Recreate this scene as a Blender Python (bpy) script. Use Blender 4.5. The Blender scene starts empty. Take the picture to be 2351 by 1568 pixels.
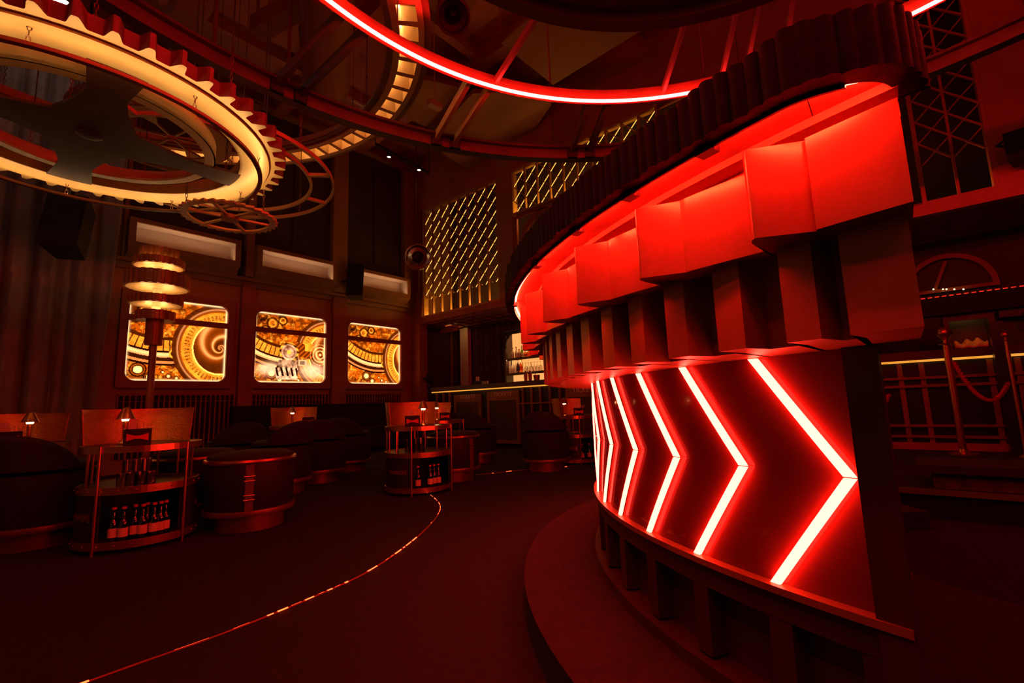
import bpy, math, random
from mathutils import Vector, Matrix
PI = math.pi
random.seed(7)
rnd = random.uniform
S = 0.72                      # everything below is laid out in survey units; S turns them into metres
H = 1.15                      # eye height in survey units
COL = bpy.context.scene.collection
F_PX = 1060.0

# ---------------------------------------------------------------- camera model (surveyed from the vanishing points)
YAW, PITCH, ROLL = [math.radians(a) for a in (-39.99, 7.764, -1.94)]
FWD = Vector((math.sin(YAW)*math.cos(PITCH), math.cos(YAW)*math.cos(PITCH), math.sin(PITCH)))
_r = Vector((math.cos(YAW), -math.sin(YAW), 0)); _u = _r.cross(FWD)
RT = _r*math.cos(ROLL) + _u*math.sin(ROLL); UP = _u*math.cos(ROLL) - _r*math.sin(ROLL)
EYE = Vector((0, 0, H))
def ray(x, y): return FWD*F_PX + RT*(x-1175.5) + UP*(784-y)
def atz(x, y, z): d = ray(x, y); return EYE + d*((z-H)/d.z)
def aty(x, y, Y): d = ray(x, y); return EYE + d*(Y/d.y)
def atx(x, y, X): d = ray(x, y); return EYE + d*(X/d.x)
def ath(x, y, dist): d = ray(x, y); return EYE + d*(dist/math.hypot(d.x, d.y))

# ---------------------------------------------------------------- mesh builder
class MB:
    def __init__(s): s.v = []; s.f = []; s.sm = []
    def add(s, vs, fs, smooth=False):
        n = len(s.v); s.v += [tuple(p) for p in vs]; s.f += [tuple(i+n for i in f) for f in fs]; s.sm += [smooth]*len(fs); return s
    def box(s, x0, x1, y0, y1, z0, z1):
        vs = [(x, y, z) for z in (z0, z1) for y in (y0, y1) for x in (x0, x1)]
        return s.add(vs, [(0,2,3,1),(4,5,7,6),(0,1,5,4),(2,6,7,3),(0,4,6,2),(1,3,7,5)])
    def hexa(s, lo, hi):      # two quads, same winding
        n = len(lo); vs = list(lo)+list(hi)
        return s.add(vs, [tuple(range(n))[::-1], tuple(range(n, 2*n))]+[(i, (i+1)%n, n+(i+1)%n, n+i) for i in range(n)])
    def bar(s, p, q, w, h, up=(0,0,1)):   # box from p to q; w sideways, h along up
        p, q = Vector(p), Vector(q); d = (q-p).normalized(); up = Vector(up)
        if abs(d.dot(up)) > .99: up = Vector((1,0,0))
        a = d.cross(up).normalized(); b = a.cross(d)
        lo = [p+a*sx*w/2+b*sz*h/2 for sx, sz in ((-1,-1),(1,-1),(1,1),(-1,1))]
        return s.hexa(lo, [v+(q-p) for v in lo])
    def tube(s, pts, r, n=8, closed=False, smooth=True):
        pts = [Vector(p) for p in pts]; m = len(pts); vs = []; fs = []
        rs = r if isinstance(r, (list, tuple)) else [r]*m
        for i, p in enumerate(pts):
            a = pts[(i-1) % m] if closed or i else p; b = pts[(i+1) % m] if closed or i < m-1 else p
            d = (b-a); d = d.normalized() if d.length > 1e-9 else Vector((0,0,1))
            ref = Vector((0,0,1)) if abs(d.z) < .95 else Vector((1,0,0))
            u = d.cross(ref).normalized(); w = u.cross(d)
            for k in range(n):
                t = 2*PI*k/n; vs.append(p+u*math.cos(t)*rs[i]+w*math.sin(t)*rs[i])
        for i in range(m if closed else m-1):
            for k in range(n):
                j = (i+1) % m; fs.append((i*n+k, i*n+(k+1)%n, j*n+(k+1)%n, j*n+k))
        if not closed: fs += [tuple(range(n))[::-1], tuple(range((m-1)*n, m*n))]
        return s.add(vs, fs, smooth)
    def lathe(s, prof, c=(0,0,0), n=24, smooth=True, a0=0, a1=2*PI, caps=True):
        full = abs(a1-a0-2*PI) < 1e-6; m = n if full else n+1; vs = []; fs = []; L = len(prof)
        for k in range(m):
            t = a0+(a1-a0)*k/n
            for r, z in prof: vs.append((c[0]+r*math.cos(t), c[1]+r*math.sin(t), c[2]+z))
        for k in range(n):
            j = (k+1) % m
            for i in range(L-1): fs.append((k*L+i, j*L+i, j*L+i+1, k*L+i+1))
        if caps and full:
            if prof[0][0] > 1e-6: fs.append(tuple(k*L for k in range(m))[::-1])
            if prof[-1][0] > 1e-6: fs.append(tuple(k*L+L-1 for k in range(m)))
        return s.add(vs, fs, smooth)
    def ringf(s, c, fin, fout, z0, z1, a0=0, a1=2*PI, n=96, smooth=False):   # solid annular sector, radii by angle
        full = abs(abs(a1-a0)-2*PI) < 1e-6; m = n if full else n+1; vs = []; fs = []
        for k in range(m):
            t = a0+(a1-a0)*k/n; ri = fin(t) if callable(fin) else fin; ro = fout(t) if callable(fout) else fout
            for r, z in ((ri,z0),(ro,z0),(ro,z1),(ri,z1)): vs.append((c[0]+r*math.cos(t), c[1]+r*math.sin(t), z))
        for k in range(n):
            j = (k+1) % m
            for i in range(4): fs.append((k*4+i, k*4+(i+1)%4, j*4+(i+1)%4, j*4+i))
        if not full: fs += [(0,3,2,1), tuple(n*4+i for i in range(4))]
        return s.add(vs, fs, smooth)
    def prism(s, poly, z0, z1):
        return s.hexa([(x, y, z0) for x, y in poly], [(x, y, z1) for x, y in poly])
    def ball(s, c, r, n=14, sz=1.0):
        k = n//2; return s.lathe([(r*math.sin(PI*i/k), -r*sz*math.cos(PI*i/k)) for i in range(k+1)], c, n, caps=False)
    def build(s, name, mat, parent=None, off=None, local=False):
        o0 = Vector((0,0,0))
        if not local:
            o0 = Vector(off) if off is not None else (Vector(parent['o']) if parent and 'o' in parent else Vector((0,0,0)))
        me = bpy.data.meshes.new(name)
        me.from_pydata([tuple((Vector(v)-o0)*S) for v in s.v], [], s.f)
        me.polygons.foreach_set('use_smooth', s.sm)
        me.validate(); me.update()
        import bmesh
        b = bmesh.new(); b.from_mesh(me); bmesh.ops.recalc_face_normals(b, faces=b.faces); b.to_mesh(me); b.free()
        if any(s.sm):
            try: me.set_sharp_from_angle(angle=math.radians(38))
            except Exception: pass
        if mat is not None: me.materials.append(mat)
        o = bpy.data.objects.new(name, me); COL.objects.link(o)
        if parent is not None:
            o.parent = parent
            if parent.type == 'MESH' and 'o' in parent: o['o'] = parent['o']
            o['o'] = tuple(o0)
        else: o.location = o0*S; o['o'] = tuple(o0)
        return o
def thing(name, label, cat, loc=(0,0,0), rz=0, group=None):
    o = bpy.data.objects.new(name, None); COL.objects.link(o); o.empty_display_size = .1
    o.location = Vector(loc)*S; o.rotation_euler.z = rz; o['o'] = tuple(loc); o['label'] = label; o['category'] = cat
    if group: o['group'] = group
    return o
def tag(o, label, cat, group=None):
    o['label'] = label; o['category'] = cat
    if group: o['group'] = group
    return o
def struct(name, mb, mat):
    o = mb.build(name, mat); o['kind'] = 'structure'; return o
def kids(o): return [c for c in ALLOBJ() if c.parent == o]
def ALLOBJ(): return list(COL.objects)
def dup(root, loc, label, rz=0, group=None):
    def cp(o, par):
        c = o.copy(); COL.objects.link(c)
        if par is not None: c.parent = par
        for ch in list(o.children): cp(ch, c)
        return c
    r = cp(root, None); r.location = Vector(loc)*S; r.rotation_euler.z = rz; r['label'] = label; r['o'] = tuple(loc)
    if group: r['group'] = group
    return r
def circ(c, r, z, n=96, a0=0, a1=2*PI, closed=True):
    m = n if closed else n+1
    return [(c[0]+r*math.cos(a0+(a1-a0)*k/n), c[1]+r*math.sin(a0+(a1-a0)*k/n), z) for k in range(m)]
D = math.radians

# ---------------------------------------------------------------- materials
def nodes(name):
    m = bpy.data.materials.new(name); m.use_nodes = True; nt = m.node_tree; nt.nodes.clear()
    out = nt.nodes.new('ShaderNodeOutputMaterial'); return m, nt, out
def pbr(name, col, rough=.5, metal=0, var=.25, scale=6, bump=0, bscale=40, spec=.5, stretch=(1,1,1), coat=0):
    m, nt, out = nodes(name); b = nt.nodes.new('ShaderNodeBsdfPrincipled'); nt.links.new(b.outputs[0], out.inputs[0])
    b.inputs['Roughness'].default_value = rough; b.inputs['Metallic'].default_value = metal
    b.inputs['Specular IOR Level'].default_value = spec; b.inputs['Coat Weight'].default_value = coat
    tc = nt.nodes.new('ShaderNodeTexCoord'); mp = nt.nodes.new('ShaderNodeMapping'); mp.inputs['Scale'].default_value = stretch
    nt.links.new(tc.outputs['Object'], mp.inputs[0])
    no = nt.nodes.new('ShaderNodeTexNoise'); no.inputs['Scale'].default_value = scale; no.inputs['Detail'].default_value = 5
    nt.links.new(mp.outputs[0], no.inputs['Vector'])
    cr = nt.nodes.new('ShaderNodeValToRGB'); cr.color_ramp.elements[0].position = .3; cr.color_ramp.elements[1].position = .72
    cr.color_ramp.elements[0].color = tuple(c*(1-var) for c in col)+(1,); cr.color_ramp.elements[1].color = tuple(min(1, c*(1+var)) for c in col)+(1,)
    nt.links.new(no.outputs['Fac'], cr.inputs[0]); nt.links.new(cr.outputs[0], b.inputs['Base Color'])
    if bump:
        n2 = nt.nodes.new('ShaderNodeTexNoise'); n2.inputs['Scale'].default_value = bscale; n2.inputs['Detail'].default_value = 3
        nt.links.new(mp.outputs[0], n2.inputs['Vector'])
        bp = nt.nodes.new('ShaderNodeBump'); bp.inputs['Strength'].default_value = bump; bp.inputs['Distance'].default_value = .01
        nt.links.new(n2.outputs['Fac'], bp.inputs['Height']); nt.links.new(bp.outputs[0], b.inputs['Normal'])
    return m
def emit(name, col, k):
    m, nt, out = nodes(name); e = nt.nodes.new('ShaderNodeEmission'); e.inputs[0].default_value = tuple(col)+(1,); e.inputs[1].default_value = k
    nt.links.new(e.outputs[0], out.inputs[0]); return m
def glass(name, tint, gloss=.12, rough=.03):
    m, nt, out = nodes(name); t = nt.nodes.new('ShaderNodeBsdfTransparent'); t.inputs[0].default_value = tuple(tint)+(1,)
    g = nt.nodes.new('ShaderNodeBsdfGlossy'); g.inputs['Roughness'].default_value = rough
    lw = nt.nodes.new('ShaderNodeLayerWeight'); lw.inputs[0].default_value = .3
    mx = nt.nodes.new('ShaderNodeMixShader'); mt = nt.nodes.new('ShaderNodeMath'); mt.operation = 'MULTIPLY_ADD'
    mt.inputs[1].default_value = .5; mt.inputs[2].default_value = gloss
    nt.links.new(lw.outputs['Fresnel'], mt.inputs[0]); nt.links.new(mt.outputs[0], mx.inputs[0])
    nt.links.new(t.outputs[0], mx.inputs[1]); nt.links.new(g.outputs[0], mx.inputs[2]); nt.links.new(mx.outputs[0], out.inputs[0]); return m

RED_LED = emit('red_led', (1, .0145, .0135), 72)
RED_NEON = emit('red_neon', (1, .038, .024), 26)
RED_UNDER = emit('red_under_led', (1, .012, .006), 300)
RED_DOT = emit('red_floor_led', (1, .045, .010), 9)
WARM_LED = emit('warm_led', (1, .60, .25), 27)
STRIP_LED = emit('upright_led', (1, .50, .10), 7)
LATT_LED = emit('lattice_led', (1, .50, .10), 34)
SLAT_GLOW = emit('lattice_glow', (1, .50, .085), 1.25)
WARM_DIM = emit('warm_strip', (.72, .27, .03), 1.0)
WARM_BULB = emit('warm_bulb', (1, .50, .16), 42)
PALE_LED = emit('pale_led', (1, .56, .28), 20)
SPOT = emit('spot_white', (.8, 1, .9), 12)
SHELF_LED = emit('shelf_led', (1, .60, .26), 1.6)
SHELF_BACK = emit('shelf_back_glow', (1, .40, .11), .85)
REDP = pbr('red_brown_gloss', (.72, .17, .08), .45, 0, .12, 3)

ARM_SHADE = pbr('arm_shade', (.085, .026, .010), .6, 0, .2, 4, spec=.2)  # base colour darkened because the arms lie out of the strip's light
GOLD = pbr('gold_paint', (.70, .45, .18), .42, .2, .10, 3)
GOLD_DK = pbr('dull_gold', (.46, .25, .075), .5, .2, .15, 4)
BRONZE = pbr('bronze_paint', (.26, .12, .045), .5, .2, .2, 4)
RAILP = pbr('rail_brown_paint', (.10, .045, .02), .5, .1, .2, 4)
EDGE_SHADE = pbr('cog_edge_shade', (.13, .035, .02), .55, 0, .2, 6)
BROWNRED = pbr('brown_red_paint', (.36, .10, .045), .55, 0, .2, 3)
COGRED = pbr('worn_copper_lacquer', (.50, .20, .085), .26, .45, .22, 5, .06, 25, stretch=(1,1,.35))
COGLOW = pbr('dark_copper_lacquer', (.40, .15, .045), .38, .3, .25, 5, .05, 25, stretch=(1,1,.35))
SOFFIT = pbr('copper_soffit', (.5, .22, .10), .45, .3, .2, 8)
BLACKRUB = pbr('black_fluted', (.008, .004, .004), .55, 0, .3, 8, .25, 30, spec=.2)
BLACK = pbr('black_lacquer', (.012, .008, .008), .3, 0, .2, 8)
BLACKM = pbr('matt_black', (.014, .010, .010), .7, 0, .2, 8)
DARKWOOD = pbr('dark_wood', (.06, .022, .016), .4, 0, .3, 4, .05, 30, stretch=(1,1,.2))
CARPET = pbr('dark_carpet', (.0080, .0040, .0085), 1, 0, .45, 30, .6, 260)
PLINTHC = pbr('plinth_carpet', (.022, .008, .010), 1, 0, .35, 24, .7, 220)
STONE = pbr('rough_stone', (.12, .06, .03), .9, 0, .45, 14, .9, 60)
CHROME = pbr('chrome', (.85, .80, .74), .24, 1, .05)
COPPER = pbr('copper', (.62, .25, .11), .28, .9, .12, 6)
COPPERS = pbr('beaten_copper', (.66, .22, .05), .36, .92, .12, 10, .7, 60, stretch=(1,1,2.2))
BASECOP = pbr('dull_copper_base', (.30, .10, .055), .42, .7, .15, 6)
BRASS = pbr('brass', (.62, .38, .12), .25, .9, .1)
VELVET = pbr('dark_velvet', (.016, .010, .018), .9, 0, .3, 12)
LEATHER = pbr('dark_leather', (.022, .012, .018), .5, 0, .3, 14, .2, 90)
STRAP = pbr('strap_leather', (.16, .06, .04), .5, 0, .2, 14)
CURT = pbr('curtain_cloth', (.34, .24, .20), .9, 0, .2, 3, .2, 120)
CURTD = pbr('dark_drape', (.07, .022, .020), .9, 0, .25, 3)
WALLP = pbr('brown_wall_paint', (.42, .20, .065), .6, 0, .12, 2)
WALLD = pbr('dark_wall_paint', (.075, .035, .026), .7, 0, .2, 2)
TRIMW = pbr('orange_brown_frame', (.42, .18, .06), .5, 0, .12, 3)
PALEW = pbr('pale_board', (.62, .50, .42), .7, 0, .06, 3)
CEIL = pbr('ceiling_paint', (.46, .12, .07), .8, 0, .2, 1.5)
CLOUD = pbr('ceiling_cloud', (.34, .15, .07), .85, 0, .1, 1.5)
STEEL = pbr('dark_steel', (.20, .09, .05), .45, .5, .2, 5)
LATT = pbr('lattice_gold', (.55, .30, .07), .45, .2, .12, 5)
WHITEP = pbr('white_paint', (.75, .7, .75), .5, 0, .05)
PAPER = pbr('paper', (.75, .5, .35), .8, 0, .08)
REDT = pbr('red_ribbon', (.75, .06, .04), .5, 0, .1)
GLASSM = glass('clear_glass', (.90, .84, .82), .22)
PANELG = glass('tinted_panel_glass', (.42, .30, .30), .02, .06)
BOTTLEG = glass('brown_bottle_glass', (.25, .10, .05), .12)
BOTTLEA = glass('amber_bottle_glass', (.85, .40, .08), .10)
ROPE = pbr('red_rope', (.55, .03, .03), .8, 0, .2, 60)

def halo_mix(m, col, f):      # red diffuse layer mixed into the pane for the neon's halo glow
    nt = m.node_tree; out = [n for n in nt.nodes if n.type == 'OUTPUT_MATERIAL'][0]; src = out.inputs[0].links[0].from_socket
    d = nt.nodes.new('ShaderNodeBsdfDiffuse'); d.inputs[0].default_value = tuple(col)+(1,); mx = nt.nodes.new('ShaderNodeMixShader'); mx.inputs[0].default_value = f
    nt.links.new(src, mx.inputs[1]); nt.links.new(d.outputs[0], mx.inputs[2]); nt.links.new(mx.outputs[0], out.inputs[0])
halo_mix(PANELG, (.46, .07, .045), .40)
# ================================================================ round bar with cog canopy
BC = Vector((.778, 4.34, 0))
def onang(x, y, R):
    d = ray(x, y); l = math.hypot(d.x, d.y); ex, ey = d.x/l, d.y/l; b = ex*BC.x+ey*BC.y
    t = b-math.sqrt(max(0, b*b-(BC.x**2+BC.y**2-R*R)))
    return math.degrees(math.atan2(ey*t-BC.y, ex*t-BC.x))
def P(R, deg, z): return (BC.x+R*math.cos(D(deg)), BC.y+R*math.sin(D(deg)), z)
def endang(R, X): return -math.degrees(math.acos(max(-1, min(1, (X-BC.x)/R))))
A_L = -226
def sector(mb, fout, Rin, z0, z1, X, a0=A_L, n=240, smooth=False):
    Ro0 = fout(-103) if callable(fout) else fout
    eo, ei = endang(Ro0, X), endang(Rin, X); vs = []; fs = []
    for k in range(n+1):
        u = k/n; ao = a0+(eo-a0)*u; ai = a0+(ei-a0)*u; R = fout(ao) if callable(fout) else fout
        vs += [P(Rin, ai, z0), P(R, ao, z0), P(R, ao, z1), P(Rin, ai, z1)]
    for k in range(n):
        for i in range(4): fs.append((k*4+i, k*4+(i+1)%4, k*4+4+(i+1)%4, k*4+4+i))
    fs += [(0,3,2,1), tuple(n*4+i for i in range(4))]
    return mb.add(vs, fs, smooth)
CH = [-113.8-6.62*k for k in range(13)]

plinth = MB(); sector(plinth, 3.36, 1.2, 0, .15, .35, -232, 160)
tag(plinth.build('bar_plinth', PLINTHC), 'low round carpeted plinth under the neon chevron bar', 'plinth')

bar = thing('round_bar', 'big round bar with red neon chevrons and cog shaped copper canopy', 'bar', (BC.x-1.5, BC.y-1.5, .15))
m = MB(); sector(m, 2.80, 2.45, .15, .545, -.05); m.build('base_wall', DARKWOOD, bar)
m = MB(); sector(m, 2.905, 2.79, .15, .20, -.05); sector(m, 2.872, 2.79, .455, .53, -.05); m.build('base_rail', DARKWOOD, bar)
for a in CH+[-108.5]:
    m = MB(); m.ringf(BC, 2.79, 2.87, .21, .455, D(a-.75), D(a+.75), 2); m.build('base_post', DARKWOOD, bar)
m = MB(); sector(m, 2.893, 2.42, .538, .56, -.05); m.build('ledge', COGLOW, bar)
m = MB(); sector(m, 2.853, 2.845, .56, 1.278, -.07, smooth=True); m.build('glass_front', PANELG, bar)
m = MB(); sector(m, 2.74, 2.70, .56, .62, -.07); sector(m, 2.74, 2.70, 1.2, 1.278, -.07)
for a in CH:
    for s_ in (0, 1):
        p, q = P(2.70, a, .6 if s_ else 1.24), P(2.70, a+5.1, .915); m.bar(p, q, .05, .05, up=(p[0]-BC.x, p[1]-BC.y, 0))
m.build('inner_frame', DARKWOOD, bar)
# neon chevrons: two leaning light bars each, meeting in a mitre
def chev(a, R0, R1, hw):
    m = MB(); n = 5
    for zA, zB in ((1.275, .917), (.913, .562)):
        vs = []
        for k in range(n+1):
            u = k/n; z = zA+(zB-zA)*u; w = (z-.915)/(1.275-.915) if z > .915 else (.915-z)/(.915-.562)
            c = a+5.1*(1-w)
            vs += [P(R0, c-hw, z), P(R1, c-hw, z), P(R1, c+hw, z), P(R0, c+hw, z)]
        fs = [(0,1,2,3), tuple(n*4+i for i in (3,2,1,0))]
        for k in range(n):
            for i in range(4): fs.append((k*4+i, k*4+4+i, k*4+4+(i+1)%4, k*4+(i+1)%4))
        m.add(vs, fs)
    return m
for a in CH:
    h = chev(a, 2.854, 2.864, .08).build('chevron_spine', BLACK, bar)
    chev(a, 2.8645, 2.875, .315).build('chevron_light', RED_NEON, h)
post = MB(); x0 = -.125
post.hexa([(x0,1.60,.15),(-.045,1.575,.15),(-.05,2.0,.15),(x0,2.0,.15)], [(x0,1.60,1.278),(-.045,1.575,1.278),(-.05,2.0,1.278),(x0,2.0,1.278)])
post.build('end_post', DARKWOOD, bar)
# lower cog tier: flat fronted ridges
r0 = onang(1875, 650, 3.19); per = (r0-onang(1317, 820, 3.19))/6
def lowR(a):
    if a > r0+.9: return 3.19
    t = ((r0-a) % per)
    return 3.19 if t < per*.46 else 3.085
def lowR2(a): return lowR(a)
m = MB(); sector(m, lowR, 2.45, 1.278, 1.52, .045, n=1400); m.build('lower_cog', COGLOW, bar)
# upper cog tier: shallow flat faces with blocky rounded teeth
t0 = onang(1850, 400, 3.27); tper = (t0-onang(1385, 610, 3.27))/2
def upR(a):
    t = (t0-a) % tper
    if a > t0: return 3.258
    w = tper*.37
    if t < w*.70: return 3.245+.085*(t/(w*.70))
    if t < w: return 3.212+.118*math.sqrt(max(0, 1-((t-w*.70)/(w*.30))**2))
    return 3.212+.033*min(1, (t-w)/(tper-w)*1.1)
m = MB(); sector(m, upR, 2.45, 1.515, 1.735, .055, n=1600); m.build('upper_cog', COGRED, bar)
m = MB(); sector(m, 3.17, 2.45, 1.735, 1.79, .06); m.build('canopy_neck', COGLOW, bar)
m = MB(); sector(m, 3.37, 2.3, 1.79, 1.90, -.09)
m.prism([(-.092, 1.088), (-.035, 1.10), (.010, 1.122), (.040, 1.150), (.060, 1.182), (.068, 1.22), (.070, 1.26), (.07, 2.3), (-.09, 2.3)], 1.79, 1.90); m.build('canopy_top', SOFFIT, bar)
m = MB(); sector(m, 3.235, 3.16, 1.77, 1.79, .06); m.build('soffit_lip', SOFFIT, bar)
# fluted black band wrapping round the end of the canopy
path = []
a1 = endang(3.405, -.10)
nseg = 1500
for k in range(nseg+1):
    a = A_L+(a1-A_L)*k/nseg; p = P(3.405, a, 0); path.append((p[0], p[1], math.cos(D(a)), math.sin(D(a)), (a-A_L)*D(1)*3.405))
px, py, nx, ny, L0 = path[-1]
endp = [(px, py), (-.035, 1.062), (.022, 1.088), (.062, 1.124), (.084, 1.164), (.095, 1.207), (.098, 1.25)]
cr = []
for i in range(len(endp)-1):      # the band turns away at its end (Catmull-Rom through surveyed points)
    q0, q1, q2, q3 = [Vector(endp[j]) for j in (max(0, i-1), i, i+1, min(len(endp)-1, i+2))]
    cr += [.5*((2*q1)+(q2-q0)*u+(2*q0-5*q1+4*q2-q3)*u*u+(3*q1-q0-3*q2+q3)*u**3) for u in [j/10 for j in range(10)]]
L = L0
for i in range(1, len(cr)-1):
    t_ = (cr[i+1]-cr[i-1]).normalized(); L += (cr[i]-cr[i-1]).length; path.append((cr[i].x, cr[i].y, t_.y, -t_.x, L))
m = MB(); vs = []; fs = []
for x, y, nx, ny, l in path:
    o = .012*abs(math.sin(PI*l/.036))**.5 + .003*math.sin(l*37)
    vs += [(x-nx*.04, y-ny*.04, 1.772), (x+nx*o, y+ny*o, 1.772+.002*math.sin(l*61)), (x+nx*o, y+ny*o, 1.903+.003*math.sin(l*29)), (x-nx*.04, y-ny*.04, 1.903)]
for k in range(len(path)-1):
    for i in range(4): fs.append((k*4+i, k*4+(i+1)%4, k*4+4+(i+1)%4, k*4+4+i))
fs += [(0,3,2,1), tuple(4*(len(path)-1)+i for i in range(4))]
m.add(vs, fs, False); m.build('canopy_band', BLACKRUB, bar)
aR = endang(3.39, -.14)
def red(a): return .055*(max(0, a-aR)/2.2)**1.7
aE = endang(3.33, .02)
m = MB(); m.tube([P(3.354-red(a_), a_, 1.7825) for a_ in [A_L+(aE-A_L)*k/300 for k in range(301)]], .0050, 6); m.build('canopy_light', RED_UNDER, bar)
m = MB(); m.ringf(BC, lambda t: 3.364-red(math.degrees(t)), lambda t: 3.372-red(math.degrees(t)), 1.764, 1.79, D(A_L), D(aE-.75), 400); m.build('light_lip', BLACK, bar)
for a in (-108.9, -113.6, -118.8, -126, -140):
    m = MB(); m.ringf(BC, 3.345, 3.38, 1.756, 1.79, D(a-.4), D(a+.4), 3); m.build('light_bracket', BLACK, bar)

# ================================================================ ceiling wheel with red led rim
ZC = 9.7
def chain(m, x, y, z0, z1, link=None):
    """hanging chain: real links for the lowest part, a plain wire above"""
    zl = min(z1, z0+.5)
    k = 0; z = z0
    while z < zl:
        a = 0 if k % 2 else PI/2; pts = []
        for i in range(8):
            t = 2*PI*i/8; pts.append((x+.012*math.cos(t)*math.cos(a), y+.012*math.cos(t)*math.sin(a), z+.026+.026*math.sin(t)))
        m.tube(pts, .004, 4, True); z += .045; k += 1
    if z1 > zl: m.tube([(x, y, zl), (x, y, z1)], .006, 5)
WS = 3.25/1.85; ZW = 4.40
LC = (-.007*WS, 1.10*WS); LR = 1.801*WS
wheel = thing('ring_chandelier', 'huge hanging wheel with glowing red light ring below the ceiling', 'ceiling ornament', (LC[0], LC[1], ZW))
rim = MB(); rim.ringf(LC, LR+.025, LR+.075, ZW+.012, ZW+.15, n=160); rim = rim.build('light_rim', COGRED, wheel)
m = MB(); m.tube(circ(LC, LR, ZW, 200), .017, 8, True); m.build('red_light_ring', RED_LED, wheel)
RC = (.03*WS, .90*WS); RR = 2.63*WS
m = MB(); m.ringf(RC, RR-.02, RR+.10, ZW-.02, ZW+.13, n=200); m.ringf(RC, RR-.08, RR-.02, ZW+.10, ZW+.13, n=200); m.build('outer_rail', RAILP, wheel)
HC = (.019*WS, 1.0*WS); HR = 1.30*WS
m = MB(); m.ringf(HC, HR-.02, HR+.10, ZW, ZW+.13, n=160); m.ringf(HC, HR-.14, HR-.02, ZW+.10, ZW+.13, n=160); m.build('hub_ring', RAILP, wheel)
def onc(c, R, deg): return Vector((c[0]+R*math.cos(D(deg)), c[1]+R*math.sin(D(deg)), 0))
def hit(a, c, R, deg):   # from point a outwards along deg to circle c,R
    d = Vector((math.cos(D(deg)), math.sin(D(deg)), 0)); o = a-Vector((c[0], c[1], 0)); b = o.dot(d); return a+d*(-b+math.sqrt(b*b-o.length_squared+R*R))
for g in (156.8, 133, 112, 40, 12, -14, 180, 204, 228, 252, 276, 300, 324):
    for dd in (-2.1, 2.1):
        a = onc(LC, LR+.05, g+dd); b = hit(a, RC, RR, g)
        m = MB(); m.bar((a.x, a.y, ZW+.09), (b.x, b.y, ZW+.09), .05, .10); m.build('spoke', GOLD_DK if 150 < g < 160 else RAILP, wheel)  # one pair coloured gold as if lit, the others dark as if unlit
        m = MB(); c = b-(b-a).normalized()*.05; m.bar((c.x, c.y, ZW+.06), (b.x, b.y, ZW+.06), .13, .16); m.build('spoke_bracket', BLACKM, wheel)
for g in (118, 108, 98, 104, 60, 20, -30, 150, 200, 250, 300):
    a = onc(HC, HR, g); b = hit(a, LC, LR+.03, g+6)
    m = MB(); m.bar((a.x, a.y, ZW+.09), (b.x, b.y, ZW+.09), .035, .07); m.build('inner_spoke', RAILP, wheel)
m = MB()
for g in range(15, 375, 30):
    a = onc(RC, RR+.04, g); chain(m, a.x, a.y, ZW+.13, ZC)
    a = onc(LC, LR+.05, g+8); m.tube([(a.x, a.y, ZW+.15), (a.x, a.y, ZC)], .006, 5)
m.build('hanger_wire', STEEL, wheel)
m = MB()
for g in (93, 87, 81, 75):
    a = onc(HC, HR, g); b = onc(HC, HR-.9, g); m.bar((a.x, a.y, ZW+.10), (b.x, b.y, ZW+.10), .06, .06)
m.build('hub_bar', RAILP, wheel)

# ================================================================ gold cog chandelier
CS = 2.65/1.85; ZG = 3.80; GC = (-3.90*CS, .40*CS)
cog = thing('cog_chandelier', 'large glowing gold cog chandelier hanging by the grey curtain', 'chandelier', (GC[0], GC[1], ZG))
def toothR(t, root, tip, n, ph, sharp=.30):
    u = (((t-D(ph))*n/(2*PI))+.5) % 1-.5; u = abs(u)
    if u < .06: return tip
    if u < sharp: return root+(tip-root)*(.5+.5*math.cos(PI*(u-.06)/(sharp-.06)))
    return root
m = MB(); m.ringf(GC, .94*CS, lambda t: toothR(t, 1.085*CS, 1.157*CS, 50, 4.15), ZG+.025, ZG+.155, n=1000); o = m.build('cog_plate', GOLD, cog); o.data.materials.append(EDGE_SHADE)
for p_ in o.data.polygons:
    if abs(p_.normal.z) < .5: p_.material_index = 1  # side faces darkened in colour to stand for less light on them
m = MB(); m.ringf(GC, .868*CS, 1.046*CS, ZG, ZG+.02, n=180); m.build('lit_ring', GOLD, cog)
m = MB(); m.ringf(GC, .630*CS, .698*CS, ZG, ZG+.03, n=160); m.ringf(GC, .690*CS, .698*CS, ZG, ZG+.16, n=160); m.ringf(GC, .855*CS, .868*CS, ZG, ZG+.16, n=160)
m.build('inner_ring', GOLD_DK, cog)
# four flared arms from hub to lit ring, plate cut with concave sides
m = MB(); n = 240; vs = []
def armR(t):
    u = ((t/(PI/2)+.5) % 1)-.5; a = abs(u)*PI/2     # angle from the nearest arm axis
    r = .875
    while r > .22 and (.075+.17*math.exp(-(r-.25)/.15)+.05*max(0, (r-.72)/.15)**2)/r < math.sin(a): r -= .004
    return r*CS
poly = [(GC[0]+armR(2*PI*k/720)*math.cos(2*PI*k/720), GC[1]+armR(2*PI*k/720)*math.sin(2*PI*k/720)) for k in range(720)]
c3 = [(GC[0], GC[1], ZG-.005), (GC[0], GC[1], ZG+.02)]
vs = c3+[(x, y, ZG-.005) for x, y in poly]+[(x, y, ZG+.02) for x, y in poly]; fs = []
for k in range(720):
    j = (k+1) % 720; fs += [(0, 2+j, 2+k), (1, 722+k, 722+j), (2+k, 2+j, 722+j, 722+k)]
m.add(vs, fs); m.build('arm_plate', ARM_SHADE, cog)
m = MB(); m.lathe([(.02, -.02), (.08, -.02), (.10, -.005), (.10, .03)], (GC[0], GC[1], ZG), 32); m.build('hub', ARM_SHADE, cog)
ZT = ZG-.12; TR = 1.0369*1.367
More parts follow.
